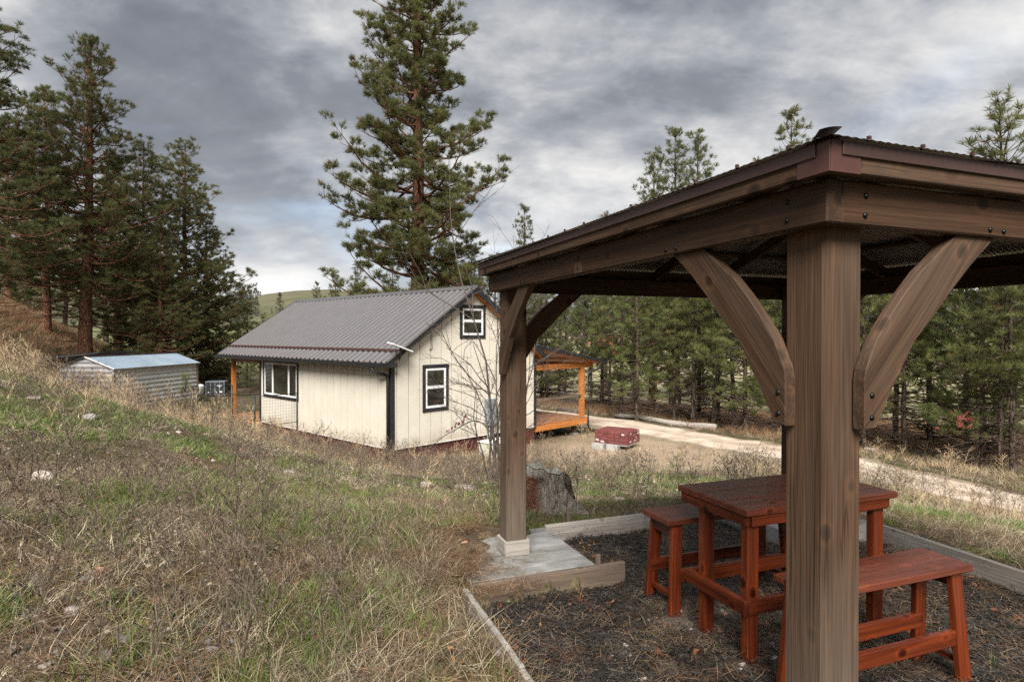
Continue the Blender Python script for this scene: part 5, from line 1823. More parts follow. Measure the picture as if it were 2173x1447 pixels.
# ------------------------------------------------------------------ stump, log, bare shrub, stones
def build_stump():
    x, y = px_xy(1150, 6.95)
    z = gz1(x, y)
    o = empty("tree_stump", (x, y, z), 0, "weathered sawn tree stump with flared root behind the far gazebo post", "stump")
    F = WM[o.name]
    rng = np.random.default_rng(4)
    ns, nr = 72, 22
    th = np.arange(ns) * 2 * np.pi / ns
    lob = .02 * np.sin(th * 3 + 1) + .018 * np.sin(th * 7 + 2) + .012 * np.sin(th * 13) + .010 * np.sin(th * 23 + 1)
    hh = .47
    G = np.zeros((nr, ns, 3))
    for i, t in enumerate(np.linspace(0, 1, nr)):
        rad = .225 + lob * (1.2 - .3 * t) + (1 - t) ** 3 * .07
        # one big root flaring to the front right
        w = np.exp(-((th - 5.75 + np.pi) % (2 * np.pi) - np.pi) ** 2 / .035) + .75 * np.exp(-((th - 5.15 + np.pi) % (2 * np.pi) - np.pi) ** 2 / .02)
        rad = rad + w * (.58 * (1 - t) ** 1.5 + .015)
        w2 = np.exp(-((th - 3.6 + np.pi) % (2 * np.pi) - np.pi) ** 2 / .08)
        rad = rad + w2 * .16 * (1 - t) ** 2
        rad = rad * (1 + .05 * vnoise(th * 9, np.full(ns, t * 7), 1.0, 8))
        # rotten hollow facing the camera
        w3 = np.exp(-((th - 4.55 + np.pi) % (2 * np.pi) - np.pi) ** 2 / .12)
        rad = rad - w3 * .075 * min(1, max(0, .88 - t) * 6) * (1 + .5 * vnoise(th * 20, np.full(ns, t * 25), 1, 6))
        G[i] = np.stack([rad * np.cos(th), rad * np.sin(th), np.full(ns, -.10 + t * (hh + .10)) + (.02 * np.sin(th * 2) + .05 * (vnoise(th * 3, th * 0, 1, 12) - .5) - .05 * np.cos(th - 1.0)) * t], -1)
    m = bpy.data.materials.new('weathered_stump_wood'); N, L, P = nodes(m)
    tc = N.new("ShaderNodeTexCoord"); v = tc.outputs["Object"]
    n1 = tex_noise(N, L, mapping(N, L, v, (30, 30, 3)), 1, 6, .65, .3); n2 = tex_noise(N, L, v, 5.5, 5, .6, .6); n3 = tex_noise(N, L, v, 45, 4, .7)
    grey = colramp(N, L, n1, [(.3, (.10, .083, .066)), (.5, (.36, .32, .275)), (.68, (.56, .52, .46))])
    rot = colramp(N, L, n3, [(.35, (.018, .010, .006)), (.5, (.12, .036, .014)), (.68, (.32, .105, .04))])
    sep = N.new("ShaderNodeSeparateXYZ"); L.new(v, sep.inputs[0])
    mr = N.new("ShaderNodeMapRange"); mr.inputs[1].default_value = .12; mr.inputs[2].default_value = .02
    sub = N.new("ShaderNodeMath"); sub.operation = 'ADD'; L.new(sep.outputs[0], sub.inputs[0]); sub.inputs[1].default_value = .10
    L.new(sub.outputs[0], mr.inputs[0])
    mz = N.new("ShaderNodeMapRange"); mz.inputs[1].default_value = .46; mz.inputs[2].default_value = .42; L.new(sep.outputs[2], mz.inputs[0])
    mm = N.new("ShaderNodeMath"); mm.operation = 'MULTIPLY'; L.new(mr.outputs[0], mm.inputs[0]); L.new(mz.outputs[0], mm.inputs[1])
    L.new(mixc(N, L, mm.outputs[0], grey, rot), P.inputs["Base Color"]); P.inputs["Roughness"].default_value = .9
    h = N.new("ShaderNodeMath"); h.operation = 'ADD'; L.new(n1, h.inputs[0]); L.new(n3, h.inputs[1])
    bump(N, L, P, h.outputs[0], 1.0, .03)
    me = mk_grid("stump_body", G, m, True, True); fix_normals(me)
    mesh_obj("stump_body", me, F.copy(), o)
    # sawn top with rings and a split
    K = 10
    T = np.zeros((K, ns, 3))
    for k in range(K):
        f = k / (K - 1)
        T[k, :, 0] = G[-1, :, 0] * f; T[k, :, 1] = G[-1, :, 1] * f
        T[k, :, 2] = G[-1, :, 2] + .006 + .012 * (1 - f) + (vnoise(T[k, :, 0] * 40, T[k, :, 1] * 8, 1, 3) - .5) * .012
    m2 = bpy.data.materials.new('sawn_stump_top'); N, L, P = nodes(m2)
    tc = N.new("ShaderNodeTexCoord"); v = tc.outputs["Object"]
    n1 = tex_noise(N, L, mapping(N, L, v, (5, 16, 5)), 1, 6, .65, .6); n3 = tex_noise(N, L, v, 50, 4, .7)
    c = colramp(N, L, n1, [(.33, (.06, .055, .04)), (.42, (.27, .255, .21)), (.6, (.42, .41, .37))])
    L.new(mixc(N, L, .5, c, colramp(N, L, n3, [(.3, (.4, .4, .4)), (.7, (1.2, 1.2, 1.2))]), 'MULTIPLY'), P.inputs["Base Color"]); P.inputs["Roughness"].default_value = .9
    bump(N, L, P, n1, .8, .02)
    me = mk_grid("sawn_top", T, m2, True, True); fix_normals(me)
    mesh_obj("sawn_top", me, F.copy(), o)
    # dark slab of bark standing off the right side
    Bk = np.zeros((12, 12, 3))
    for i, t in enumerate(np.linspace(0, 1, 12)):
        for j, a in enumerate(np.linspace(-.35, .55, 12)):
            rr = .30 + .10 * (1 - t) + .03 * vnoise(np.array([a * 30]), np.array([t * 20]), 1, 2)[0]
            Bk[i, j] = (rr * math.cos(a), rr * math.sin(a) + .04, -.05 + t * (.43 - .25 * max(0, -a)) + .04 * vnoise(np.array([a * 25]), np.array([3.]), 1, 5)[0])
    me = mk_grid("bark_slab", Bk, M['bark_dark']); fix_normals(me)
    ob = mesh_obj("bark_slab", me, F.copy(), o)
    sm_ = ob.modifiers.new("thick", 'SOLIDIFY'); sm_.thickness = .035


build_stump()

lm = wood('fallen_log_wood', (.16, .125, .095), (.42, .37, .31), (.5, .48, .45), .5, .85, 0, False)


def log(px0, py0, d0, px1, py1, d1, rad, lab, mat, bend=.1):
    a = np.array([*px_xy(px0, d0), 0.]); b = np.array([*px_xy(px1, d1), 0.])
    n = 14; t = np.linspace(0, 1, n)
    P = a + (b - a) * t[:, None]
    P[:, 2] = gz(P[:, 0], P[:, 1]) + rad * .75 + bend * np.sin(t * 7) * .3
    c = P.mean(0)
    X = Vector(b - a).normalized(); Z = Vector((0, 0, 1)); Y = Z.cross(X).normalized(); Z = X.cross(Y)
    Mx = Matrix(((X.x, Y.x, Z.x, c[0]), (X.y, Y.y, Z.y, c[1]), (X.z, Y.z, Z.z, c[2]), (0, 0, 0, 1)))
    inv = Mx.inverted()
    Q = np.array([inv @ Vector(p) for p in P])
    m_ = MB(); m_.tube(Q, rad * (.75 + .3 * t) * (1 + .08 * np.sin(t * 23)), 12)
    me = m_.mesh("fallen_log", mat, True); fix_normals(me)
    return tag(mesh_obj("fallen_log", me, Mx), lab, "log")


log(1306, 884, 29.5, 1520, 910, 25.6, .14, "long pale fallen log lying along the far side of the track", lm)
log(1836, 958, 20.6, 1856, 962, 20.3, .07, "short pale log end just right of the front gazebo post", lm, 0)
log(1185, 862, 33, 1225, 866, 31.5, .13, "dark log in the brush seen through the deck railing", M['brownboard'], .05)
pk = board("leaning_plank", (*px_xy(1389, 33), gz1(*px_xy(1389, 33)) - .05), (*px_xy(1396, 33.2), gz1(*px_xy(1396, 33.2)) + .55), .10, .04, M['grey'], None, (0, 1, 0), .004)
tag(pk, "pale plank leaning among the pine trunks above the fallen log", "plank")


def build_shrub():
    x, y = px_xy(1046, 12.6)
    z = gz1(x, y)
    o = empty("bare_shrub", (x, y, z), 0, "tall leafless many stemmed shrub between the house gable and the gazebo post", "shrub")
    F = WM[o.name]
    rng = np.random.default_rng(17)
    tw = TB()

    def grow(p, d, L, r, lvl):
        n = 7 if lvl == 0 else 5
        pts = [p]; dd = d.copy()
        for i in range(n - 1):
            dd = dd + rng.normal(0, .11 + .03 * lvl, 3) + np.array([0, 0, .05 if lvl < 2 else .02])
            dd /= np.linalg.norm(dd); pts.append(pts[-1] + dd * L / (n - 1))
        pts = np.array(pts); s = np.linspace(0, 1, n)
        if lvl > 0: tw.tube(pts, r * (1 - s * .75) + .0012, 4)
        if lvl < 3:
            for k in range((6, 5, 3)[lvl]):
                f = rng.uniform(.25, .98); q = np.array([np.interp(f, s, pts[:, i]) for i in range(3)])
                e = d + rng.normal(0, .75, 3); e[2] = abs(e[2]) * .6 + .1; e /= np.linalg.norm(e)
                grow(q, e, L * rng.uniform(.28, .5), r * .45 * (1.2 - f * .5), lvl + 1)
        return pts, r * (1 - s * .8) + .002
    for (ex, ez, L, r) in ((.24, 1, 5.2, .028), (-.02, 1, 3.6, .024), (.32, 1, 4.9, .024), (-.36, 1, 3.0, .020), (.05, 1, 3.0, .024), (-.65, 1, 2.3, .017), (.28, 1, 3.8, .020), (.55, 1, 3.0, .017), (.20, 1, 4.6, .022)):
        d = np.array([ex * .55, rng.normal(0, .2), ez]); d /= np.linalg.norm(d)
        pts, rr = grow(np.array([rng.normal(0, .12), rng.normal(0, .12), -.05]), d, L, r, 0)
        st = TB(); st.tube(pts, rr, 7)
        mesh_obj("stem", st.mesh("stem", M['shrub']), F.copy(), o)
    # long arching branch to the left with a few red leaves
    arch = np.array([(.15, 0, .1), (.05, -.1, .85), (-.3, -.15, 1.28), (-.75, -.2, 1.12), (-1.2, -.25, .82), (-1.75, -.3, .28)])
    arch = catmull(arch, 5)
    st = TB(); st.tube(arch, np.linspace(.02, .004, len(arch)), 6)
    mesh_obj("stem", st.mesh("stem", M['shrub']), F.copy(), o)
    for k in range(7):
        q = arch[int(rng.uniform(.4, .95) * len(arch))]
        e = q + np.array([rng.uniform(-.4, 0), rng.normal(0, .1), rng.uniform(-.35, .3)])
        tw.tube(np.stack([q, (q + e) / 2 + rng.normal(0, .03, 3), e]), np.array([.005, .004, .002]), 4)
    tag(mesh_obj("twigs", tw.mesh("twigs", M['shrub']), F.copy(), o), kind="stuff")
    lf = MB()
    for k in range(11):
        c = np.array([-.55 - .36 * k / 10 + rng.normal(0, .015), -.22, 1.24 - .30 * k / 10 + rng.normal(0, .02)]) + np.array([.0, 0, .12])
        a, b = rng.normal(0, .02, 3), rng.normal(0, .02, 3)
        lf.add([c + np.array([0, 0, .03]) + a, c + np.array([.022, .01, -.005]) + b, c + np.array([-.005, 0, -.055]) + a, c + np.array([-.022, -.01, -.01])], [(0, 1, 2, 3)])
    mesh_obj("red_leaves", lf.mesh("red_leaves", M['redleaf']), F.copy(), o)


build_shrub()


def stone_mesh(seed, mat, flat=.55, sub=2):
    bm = bmesh.new(); bmesh.ops.create_icosphere(bm, subdivisions=sub, radius=1.0)
    r_ = random.Random(seed)
    pl = [(Vector((r_.gauss(0, 1), r_.gauss(0, 1), r_.gauss(0, 1))).normalized(), r_.uniform(.55, .9)) for _ in range(9)]
    for v in bm.verts:
        for n_, d_ in pl:
            k = v.co.dot(n_)
            if k > d_: v.co -= n_ * (k - d_)
        v.co *= 1 + r_.uniform(-.04, .04)
        v.co.z *= flat
    me = bpy.data.meshes.new("stone"); bm.to_mesh(me); bm.free()
    me.materials.append(mat)
    return me


for i, (px, d, sx, sz, mt, lab) in enumerate((
        (86, 5.6, .12, .075, 'stone_w', "large pale pointed stone in the green grass at the left"),
        (205, 3.55, .060, .04, 'stone_p', "rounded orange brown stone in the left foreground"),
        (335, 3.3, .050, .03, 'stone_p', "flat pink stone right of the grey leaves in the foreground"),
        (150, 3.05, .050, .035, 'stone_w', "pale stone lying in needles at the lower left"),
        (310, 3.05, .032, .025, 'stone_p', "small rusty stone beside the grey leaf cluster"),
        (350, 6.1, .07, .035, 'stone_w', "small white stone in the middle of the left slope"),
        (945, 8.6, .10, .045, 'stone_p', "pink flat stone on the bank before the house gable"),
        (610, 8.9, .14, .07, 'stone_g', "grey stone at the edge of the rubble below the house"),
        (900, 10.5, .16, .06, 'stone_w', "white stone among dry grass under the house corner"),
        (985, 10.8, .22, .06, 'stone_w', "long white stone on the bank beside the utility box"),
        (1315, 8.9, .12, .05, 'stone_w', "white stone in the grass behind the rear edging board"),
        (188, 8.9, .12, .07, 'stone_g', "grey stone half sunk in the upper left slope"),
        (70, 9.2, .14, .05, 'stone_w', "white flat stone high on the left slope"),
        (985, 5.05, .030, .02, 'stone_p', "small pale stone beside the post's base trim on the litter"))):
    x, y = px_xy(px, d)
    me = stone_mesh(100 + i, M[mt])
    z = gz1(x, y)
    ob = mesh_obj("stone", me, Matrix.Translation((x, y, z + sz * .25)) @ Matrix.Rotation(i * 1.7, 4, 'Z') @ Matrix.Diagonal((sx, sx * .75, sz / .55, 1)))
    tag(ob, lab, "stone", "stones on the slope")


# ------------------------------------------------------------------ ground cover
PROTO = {}


def proto_collection(name, meshes):
    c = bpy.data.collections.new(name)
    for i, me in enumerate(meshes):
        o = bpy.data.objects.new("%s_%02d" % (name, i), me)
        c.objects.link(o)
    return c


def scatter(name, P, rot, scl, idx, coll, label, cat=None):
    me = bpy.data.meshes.new(name)
    n = len(P)
    me.vertices.add(n); me.vertices.foreach_set("co", P.astype(np.float32).ravel())
    a = me.attributes.new("rot", 'FLOAT_VECTOR', 'POINT'); a.data.foreach_set("vector", rot.astype(np.float32).ravel())
    a = me.attributes.new("scl", 'FLOAT_VECTOR', 'POINT'); a.data.foreach_set("vector", scl.astype(np.float32).ravel())
    a = me.attributes.new("idx", 'INT', 'POINT'); a.data.foreach_set("value", idx.astype(np.int32))
    o = mesh_obj(name, me)
    ng = bpy.data.node_groups.new(name, 'GeometryNodeTree')
    ng.interface.new_socket("Geometry", in_out='INPUT', socket_type='NodeSocketGeometry')
    ng.interface.new_socket("Geometry", in_out='OUTPUT', socket_type='NodeSocketGeometry')
    N, L = ng.nodes, ng.links
    gi = N.new("NodeGroupInput"); go = N.new("NodeGroupOutput")
    iop = N.new("GeometryNodeInstanceOnPoints")
    ci = N.new("GeometryNodeCollectionInfo")
    ci.inputs["Collection"].default_value = coll
    ci.inputs["Separate Children"].default_value = True
    ci.inputs["Reset Children"].default_value = True
    iop.inputs["Pick Instance"].default_value = True

    def attr(nm, ty):
        q = N.new("GeometryNodeInputNamedAttribute"); q.data_type = ty
        q.inputs["Name"].default_value = nm
        return q.outputs[0]
    e2r = N.new("FunctionNodeEulerToRotation")
    L.new(attr("rot", 'FLOAT_VECTOR'), e2r.inputs[0])
    L.new(gi.outputs[0], iop.inputs["Points"])
    L.new(ci.outputs[0], iop.inputs["Instance"])
    L.new(attr("idx", 'INT'), iop.inputs["Instance Index"])
    L.new(e2r.outputs[0], iop.inputs["Rotation"])
    L.new(attr("scl", 'FLOAT_VECTOR'), iop.inputs["Scale"])
    L.new(iop.outputs[0], go.inputs[0])
    md = o.modifiers.new("scatter", 'NODES'); md.node_group = ng
    return tag(o, label, cat, None, "stuff")


def blades(seed, n, h, w, spread, bend, lean=.35, seg=3):
    """tuft of bent flat blades -> loose triangles"""
    rng = np.random.default_rng(seed)
    a = rng.uniform(0, 6.283, n); rr = spread * np.sqrt(rng.random(n))
    base = np.stack([rr * np.cos(a), rr * np.sin(a), np.full(n, -.01)], -1)
    az = rng.uniform(0, 6.283, n); hh = rng.uniform(*h, n)
    dirh = np.stack([np.cos(az), np.sin(az), np.zeros(n)], -1)
    ln = rng.uniform(.2, 1, n) * lean; bd = rng.uniform(.1, 1, n) * bend
    t = np.linspace(0, 1, seg + 1)
    pts = base[:, None] + dirh[:, None] * (hh[:, None] * (ln[:, None] * t + bd[:, None] * t ** 2))[..., None]
    zz = hh[:, None] * (t - .42 * bd[:, None] * t ** 2.2)
    pts = pts + np.stack([0 * zz, 0 * zz, zz], -1)
    sz = rng.uniform(0, 6.283, n)
    sd = np.stack([np.cos(sz), np.sin(sz), np.zeros(n)], -1)
    ww = w * rng.uniform(.6, 1.3, n)[:, None] * (1 - t ** 1.6 * .9)
    Lf = pts - sd[:, None] * ww[..., None] / 2; Rt = pts + sd[:, None] * ww[..., None] / 2
    T = []
    for i in range(seg):
        T.append(np.stack([Lf[:, i], Rt[:, i], Rt[:, i + 1]], 1))
        if i < seg - 1: T.append(np.stack([Lf[:, i], Rt[:, i + 1], Lf[:, i + 1]], 1))
    T = np.concatenate(T)
    tint = np.tile(rng.random(n), len(T) // n)
    return T, tint


def weed(seed, h, nb, th, heads, hs, spread=.9, sub=3):
    """branching dead stalk with seed heads"""
    rng = np.random.default_rng(seed)
    T = []

    def ribbon(P, w):
        P = np.asarray(P); s = rng.normal(size=3); d = P[-1] - P[0]
        s = np.cross(s, d); s /= np.linalg.norm(s) + 1e-9
        s2 = np.cross(d / (np.linalg.norm(d) + 1e-9), s)
        for sv in (s, s2):
            for i in range(len(P) - 1):
                w0 = w * (1 - .6 * i / len(P)); w1 = w * (1 - .6 * (i + 1) / len(P))
                a, b, c, e = P[i] - sv * w0 / 2, P[i] + sv * w0 / 2, P[i + 1] + sv * w1 / 2, P[i + 1] - sv * w1 / 2
                T.append((a, b, c)); T.append((a, c, e))

    def head(p):
        q = rng.normal(0, 1, (4, 3)); q /= np.linalg.norm(q, axis=1)[:, None]
        q = p + q * hs
        for f in ((0, 1, 2), (0, 2, 3), (0, 1, 3), (1, 2, 3)): T.append(tuple(q[list(f)]))

    lean = rng.normal(0, .18, 2)
    st = np.array([(lean[0] * t * h + .03 * h * math.sin(t * 4 + seed), lean[1] * t * h, t * h) for t in np.linspace(0, 1, 6)])
    ribbon(st, th)
    if heads: head(st[-1])
    for k in range(nb):
        f = rng.uniform(.25, .95); p = np.array([np.interp(f, np.linspace(0, 1, 6), st[:, i]) for i in range(3)])
        a = rng.uniform(0, 6.283); L = h * rng.uniform(.2, .45) * (1.15 - f * .6)
        d = np.array([math.cos(a) * spread, math.sin(a) * spread, rng.uniform(.5, 1.1)]); d /= np.linalg.norm(d)
        m = p + d * L * .5; e = p + d * L + np.array([0, 0, .12 * L])
        ribbon([p, m, e], th * .6)
        if heads: head(e)
        for q in range(sub):
            g = m + (e - m) * rng.random(); d2 = d + rng.normal(0, .6, 3); d2[2] = abs(d2[2]); e2 = g + d2 / np.linalg.norm(d2) * L * rng.uniform(.2, .45)
            ribbon([g, e2], th * .45)
            if heads and rng.random() < .8: head(e2)
    T = np.array(T)
    return T, rng.random(len(T))


def needles_flat(seed, n, area, ln, w):
    rng = np.random.default_rng(seed)
    a = rng.uniform(0, 6.283, n); rr = area * np.sqrt(rng.random(n)); b = rng.uniform(0, 6.283, n)
    c = np.stack([rr * np.cos(a), rr * np.sin(a), rng.uniform(.004, .03, n)], -1)
    d = np.stack([np.cos(b), np.sin(b), rng.normal(0, .12, n)], -1) * (ln * rng.uniform(.5, 1.1, n))[:, None]
    s = np.stack([-np.sin(b), np.cos(b), np.zeros(n)], -1) * w
    mid = c + d * .5 + s * rng.normal(0, 4, n)[:, None]
    T = np.concatenate([np.stack([c - s / 2, c + s / 2, mid + s / 2], 1), np.stack([c - s / 2, mid + s / 2, mid - s / 2], 1), np.stack([mid - s / 2, mid + s / 2, c + d], 1)])
    return T, np.tile(rng.random(n), 3)


def curl_leaf(seed, L, W):
    rng = np.random.default_rng(seed)
    G = np.zeros((9, 7, 3))
    for i, t in enumerate(np.linspace(0, 1, 9)):
        for j, s in enumerate(np.linspace(-1, 1, 7)):
            w = W * math.sin(math.pi * min(1, t * .93 + .05)) ** .7
            cu = s * (1.1 + .6 * math.sin(t * 5 + seed))
            G[i, j] = (t * L + .01 * math.sin(s * 4), w * math.sin(cu) * .8, w * (1 - math.cos(cu)) * .9 + .03 * math.sin(t * 6 + seed) + .02 * rng.random() + .012)
    return G


mG = foliage('green_grass', [(0, (.055, .095, .018)), (.6, (.115, .175, .032)), (1, (.21, .22, .07))], .55, 'tint', 0, .03, (.7, 1.25))
mD = foliage('dead_grass', [(0, (.11, .086, .055)), (.45, (.31, .255, .17)), (.8, (.49, .415, .285)), (1, (.66, .58, .42))], .7, 'tint', 0, .02, (.65, 1.25))
mA = foliage('grey_green_grass', [(0, (.062, .052, .032)), (.5, (.17, .142, .092)), (1, (.40, .335, .225))], .7, 'tint', 0, .04, (.7, 1.25))
mW = foliage('dark_dead_weed', [(0, (.055, .04, .03)), (.6, (.13, .10, .075)), (1, (.24, .19, .145))], .8, 'tint', 0, .02, (.7, 1.3))
mS = foliage('straw_weed', [(0, (.30, .215, .125)), (.6, (.48, .365, .225)), (1, (.62, .50, .34))], .7, 'tint', 0, .02, (.75, 1.2))
mL = foliage('needle_litter', [(0, (.10, .052, .028)), (.5, (.21, .12, .065)), (1, (.38, .28, .17))], .6, 'tint', 0, .02, (.7, 1.2))
mC = foliage('mulch_chip', [(0, (.008, .008, .008)), (.6, (.038, .034, .030)), (1, (.14, .115, .092))], .55, 'tint', 0, .0, (.7, 1.3))
mR = foliage('rusty_grass', [(0, (.14, .075, .038)), (.6, (.25, .145, .078)), (1, (.38, .26, .15))], .75, 'tint', 0, .02, (.7, 1.2))
mGrey = paint('grey_dead_leaf', (.15, .138, .128), .85, 0, .45, 25, .5)
mOr = foliage('fallen_leaf', [(0, (.16, .055, .022)), (1, (.34, .15, .065))], .7)


def TM(name, tt, mat): return mk_tris(name, tt[0], mat, {"tint": tt[1]})


C_green = proto_collection("green_tuft", [TM("green_tuft", blades(i, 24, (.03, .11), .0048, .06, .6, .6), mG) for i in range(4)])
C_dead = proto_collection("dead_tuft", [TM("dead_tuft", blades(10 + i, 18, (.03, .12), .0042, .075, 1.5, 1.2), mD) for i in range(5)])
C_grey = proto_collection("grey_tuft", [TM("grey_tuft", blades(20 + i, 14, (.06, .22), .0034, .07, .9, .6, 3), mA) for i in range(5)])
C_weed = proto_collection("dark_weed", [TM("dark_weed", weed(30 + i, .50, 9, .0048, True, .0085), mW) for i in range(6)])
C_straw = proto_collection("straw_weed", [TM("straw_weed", weed(40 + i, .50, 12, .0075, False, .006, 1.1, 4), mS) for i in range(6)])
C_strawt = proto_collection("straw_tuft", [TM("straw_tuft", blades(50 + i, 22, (.08, .30), .005, .12, .9, .7), mS) for i in range(4)])
C_rust = proto_collection("rust_tuft", [TM("rust_tuft", blades(55 + i, 26, (.12, .45), .008, .14, .8, .6), mR) for i in range(3)])
C_litter = proto_collection("needle_patch", [TM("needle_patch", needles_flat(60 + i, 22, .16, .16, .0022), mL) for i in range(4)])
C_chip = proto_collection("mulch_chip", [TM("mulch_chip", needles_flat(70 + i, 26, .08, .045, .0055), mC) for i in range(5)])
C_stone = proto_collection("pebble", [stone_mesh(80 + i, M[k], .6, 1) for i, k in enumerate(('stone_w', 'stone_w', 'stone_p', 'stone_g', 'stone_w', 'stone_p'))])
C_leaf = proto_collection("grey_leaf", [mk_grid("grey_leaf", curl_leaf(i, .16, .045), mGrey) for i in range(4)])


def leafy(seed):
    rng = np.random.default_rng(seed); T = []
    for k in range(3):
        c = rng.normal(0, .04, 3) * [1, 1, 0] + [0, 0, .015]; a = rng.uniform(0, 6.28); u = np.array([math.cos(a), math.sin(a), rng.normal(0, .3)]) * .03; v = np.array([-math.sin(a), math.cos(a), rng.normal(0, .3)]) * .016
        T += [(c - u, c + v, c + u), (c - u, c + u + [0, 0, .004], c - v)]
    return np.array(T), rng.random(len(T))


C_oleaf = proto_collection("orange_leaf", [TM("orange_leaf", leafy(i), mOr) for i in range(4)])

GR = np.random.default_rng(2024)


def sample(n, rmin, rmax, az=(-56, 52), power=1.0):
    """positions with density falling as 1/r^power"""
    r_ = GR.random(n)
    e = 2 - power
    rr = (rmin ** e + r_ * (rmax ** e - rmin ** e)) ** (1 / e)
    a = np.radians(GR.uniform(az[0], az[1], n))
    return rr * np.sin(a), rr * np.cos(a)


def free(x, y, m=0.10, road=1.75):
    g, n = house_gn(x, y)
    ok = ~in_bed(x, y, m)
    u, v = bed_uv(x, y)
    ok &= ~((u > 2.6) & (u < 3.7) & (v > -.36) & (v < .7))
    ok &= ~((g > -.15) & (g < 9.2) & (n > -.05) & (n < 11.4))
    ok &= road_dist(x, y) > road
    sx, sy = px_xy(1150, 6.95)
    ok &= np.hypot(x - sx - .12, y - sy + .1) > .42
    return ok


def place(name, x, y, coll, nk, s, label, tilt=.12, sy=None, zoff=0.0, hvar=.3, flat=False):
    yk = (np.hypot(x - 4.6, y - 19.2) + vnoise(x, y, 1.2, 61) * 2.5 > 4.6) | (GR.random(len(x)) < .22)
    x, y = x[yk], y[yk]
    n = len(x)
    z = gz(x, y) + zoff
    rot = np.stack([GR.normal(0, tilt, n), GR.normal(0, tilt, n), GR.uniform(0, 6.283, n)], -1)
    sc = s * GR.uniform(1 - hvar, 1 + hvar, n)
    scl = np.stack([sc, sc, sc * GR.uniform(.8, 1.2, n)], -1)
    return scatter(name, np.stack([x, y, z], -1), rot, scl, GR.integers(0, nk, n), coll, label)


def pick(x, y, p):
    k = GR.random(len(x)) < p
    return x[k], y[k]


sm01 = lambda a, lo, hi: np.clip((a - lo) / (hi - lo), 0, 1)

# short green grass in patches
x, y = sample(50000, 1.4, 20, power=1.0)
gp = vnoise(x, y, 1.1, 21) * .6 + vnoise(x, y, .35, 22) * .4
p = sm01(gp, .43, .60) * np.where(x < -.2 * y + .5, 1.0, .65) * (1 - .55 * sm01(np.hypot(x, y), 8, 15))
k = free(x, y); x, y = x[k], y[k]; x, y = pick(x, y, p[k])
place("green_grass", x, y, C_green, 4, 1.0, "patches of short green grass on the slope")

# matted dead grass nearly everywhere
x, y = sample(34000, 1.4, 22, power=1.05)
dp = .06 + .94 * sm01(vnoise(x, y, .8, 23) * .65 + vnoise(x, y, .28, 26) * .35, .36, .62)
k = free(x, y); x, y = x[k], y[k]; x, y = pick(x, y, dp[k])
place("dead_grass", x, y, C_dead, 5, 1.0, "matted tan dead grass covering the slope", .2)

# longer grey green grass in the lower middle
x, y = sample(9000, 1.6, 9, power=1.1)
c = np.exp(-((x / y + .27) / .28) ** 2) * (1 - sm01(y, 5.0, 8)) + .10
c *= .35 + .65 * sm01(vnoise(x, y, .7, 24), .3, .6)
k = free(x, y, .0); x, y = x[k], y[k]; x, y = pick(x, y, np.clip(c[k], 0, 1))
place("tall_grass", x, y, C_grey, 5, 1.0, "long grey green grass in the lower middle foreground", .15)

# dark dead weeds
x, y = sample(5800, 2.4, 21, power=1.1)
c = sm01(vnoise(x, y, 1.6, 25), .38, .62) * (.22 + .78 * sm01(np.hypot(x, y), 3.0, 6.0)) * np.where(x > 2.2, .9, 1)
k = free(x, y, .15); x, y = x[k], y[k]; x, y = pick(x, y, c[k])
place("dead_weeds", x, y, C_weed, 6, 1.0, "dark dead weeds with seed heads standing over the grass", .12, None, 0, .35)

# pale straw weeds: along the crest on the left and below the house walls
def straw_mask(x, y):
    g, n = house_gn(x, y)
    crest = np.exp(-((y - 15.2 - .10 * (x + 9)) / 3.2) ** 2) * sm01(-x, 4.0, 7.5)
    wall = np.exp(-((g + 1.3) / 1.1) ** 2) * ((n > -2) & (n < 9)) + np.exp(-((n + 1.2) / .9) ** 2) * ((g > -2) & (g < 4))
    strip_ = np.exp(-((road_dist(x, y) - 2.6) / .8) ** 2) * .25
    return np.clip(crest + wall + strip_ * (x > 1), 0, 1) * np.where(wall > .3, .6, 1)


x, y = sample(20000, 6.5, 24, power=.5)
k = free(x, y, .2); x, y = x[k], y[k]
x, y = pick(x, y, straw_mask(x, y) * .9)
place("straw_grass", x, y, C_strawt, 4, 1.0, "pale straw grass along the crest and below the house", .15)
x, y = sample(11000, 6.5, 24, power=.5)
k = free(x, y, .2); x, y = x[k], y[k]
x, y = pick(x, y, straw_mask(x, y) * .55 + .015)
place("straw_weeds", x, y, C_straw, 6, 1.0, "wispy pale dried weeds along the crest and below the house", .12, None, 0, .35)

# rust coloured grass under the pines, tan verge grass
x, y = sample(11000, 15, 45, (-2, 43), power=.9)
k = free(x, y, .2, 2.4) & (x > RC[0, 0] - 40); x, y = x[k], y[k]
rd = road_dist(x, y)
right = (x * .52 + y * .85) > 24.2
x, y = pick(x, y, np.where(right, .35 + .5 * sm01(vnoise(x, y, 3, 31), .35, .6), 0))
place("rusty_grass", x, y, C_rust, 3, 1.0, "rust brown grass on the floor of the pine stand", .15)
x, y = sample(9000, 12, 36, (-5, 43), power=.6)
k = free(x, y, .2, 1.9); x, y = x[k], y[k]
x, y = pick(x, y, np.exp(-((road_dist(x, y) - 3.3) / 1.0) ** 2) * .6)
place("verge_grass", x, y, C_strawt, 4, .9, "tan grass on the verges of the track", .15)

x, y = sample(7000, 24, 58, (-44, -22), power=.6)
x, y = pick(x, y, sm01(gz(x, y), -.8, 1.0) * .8)
place("slope_grass", x, y, C_rust, 3, 1.3, "brown dry grass on the slope under the left pines", .15)

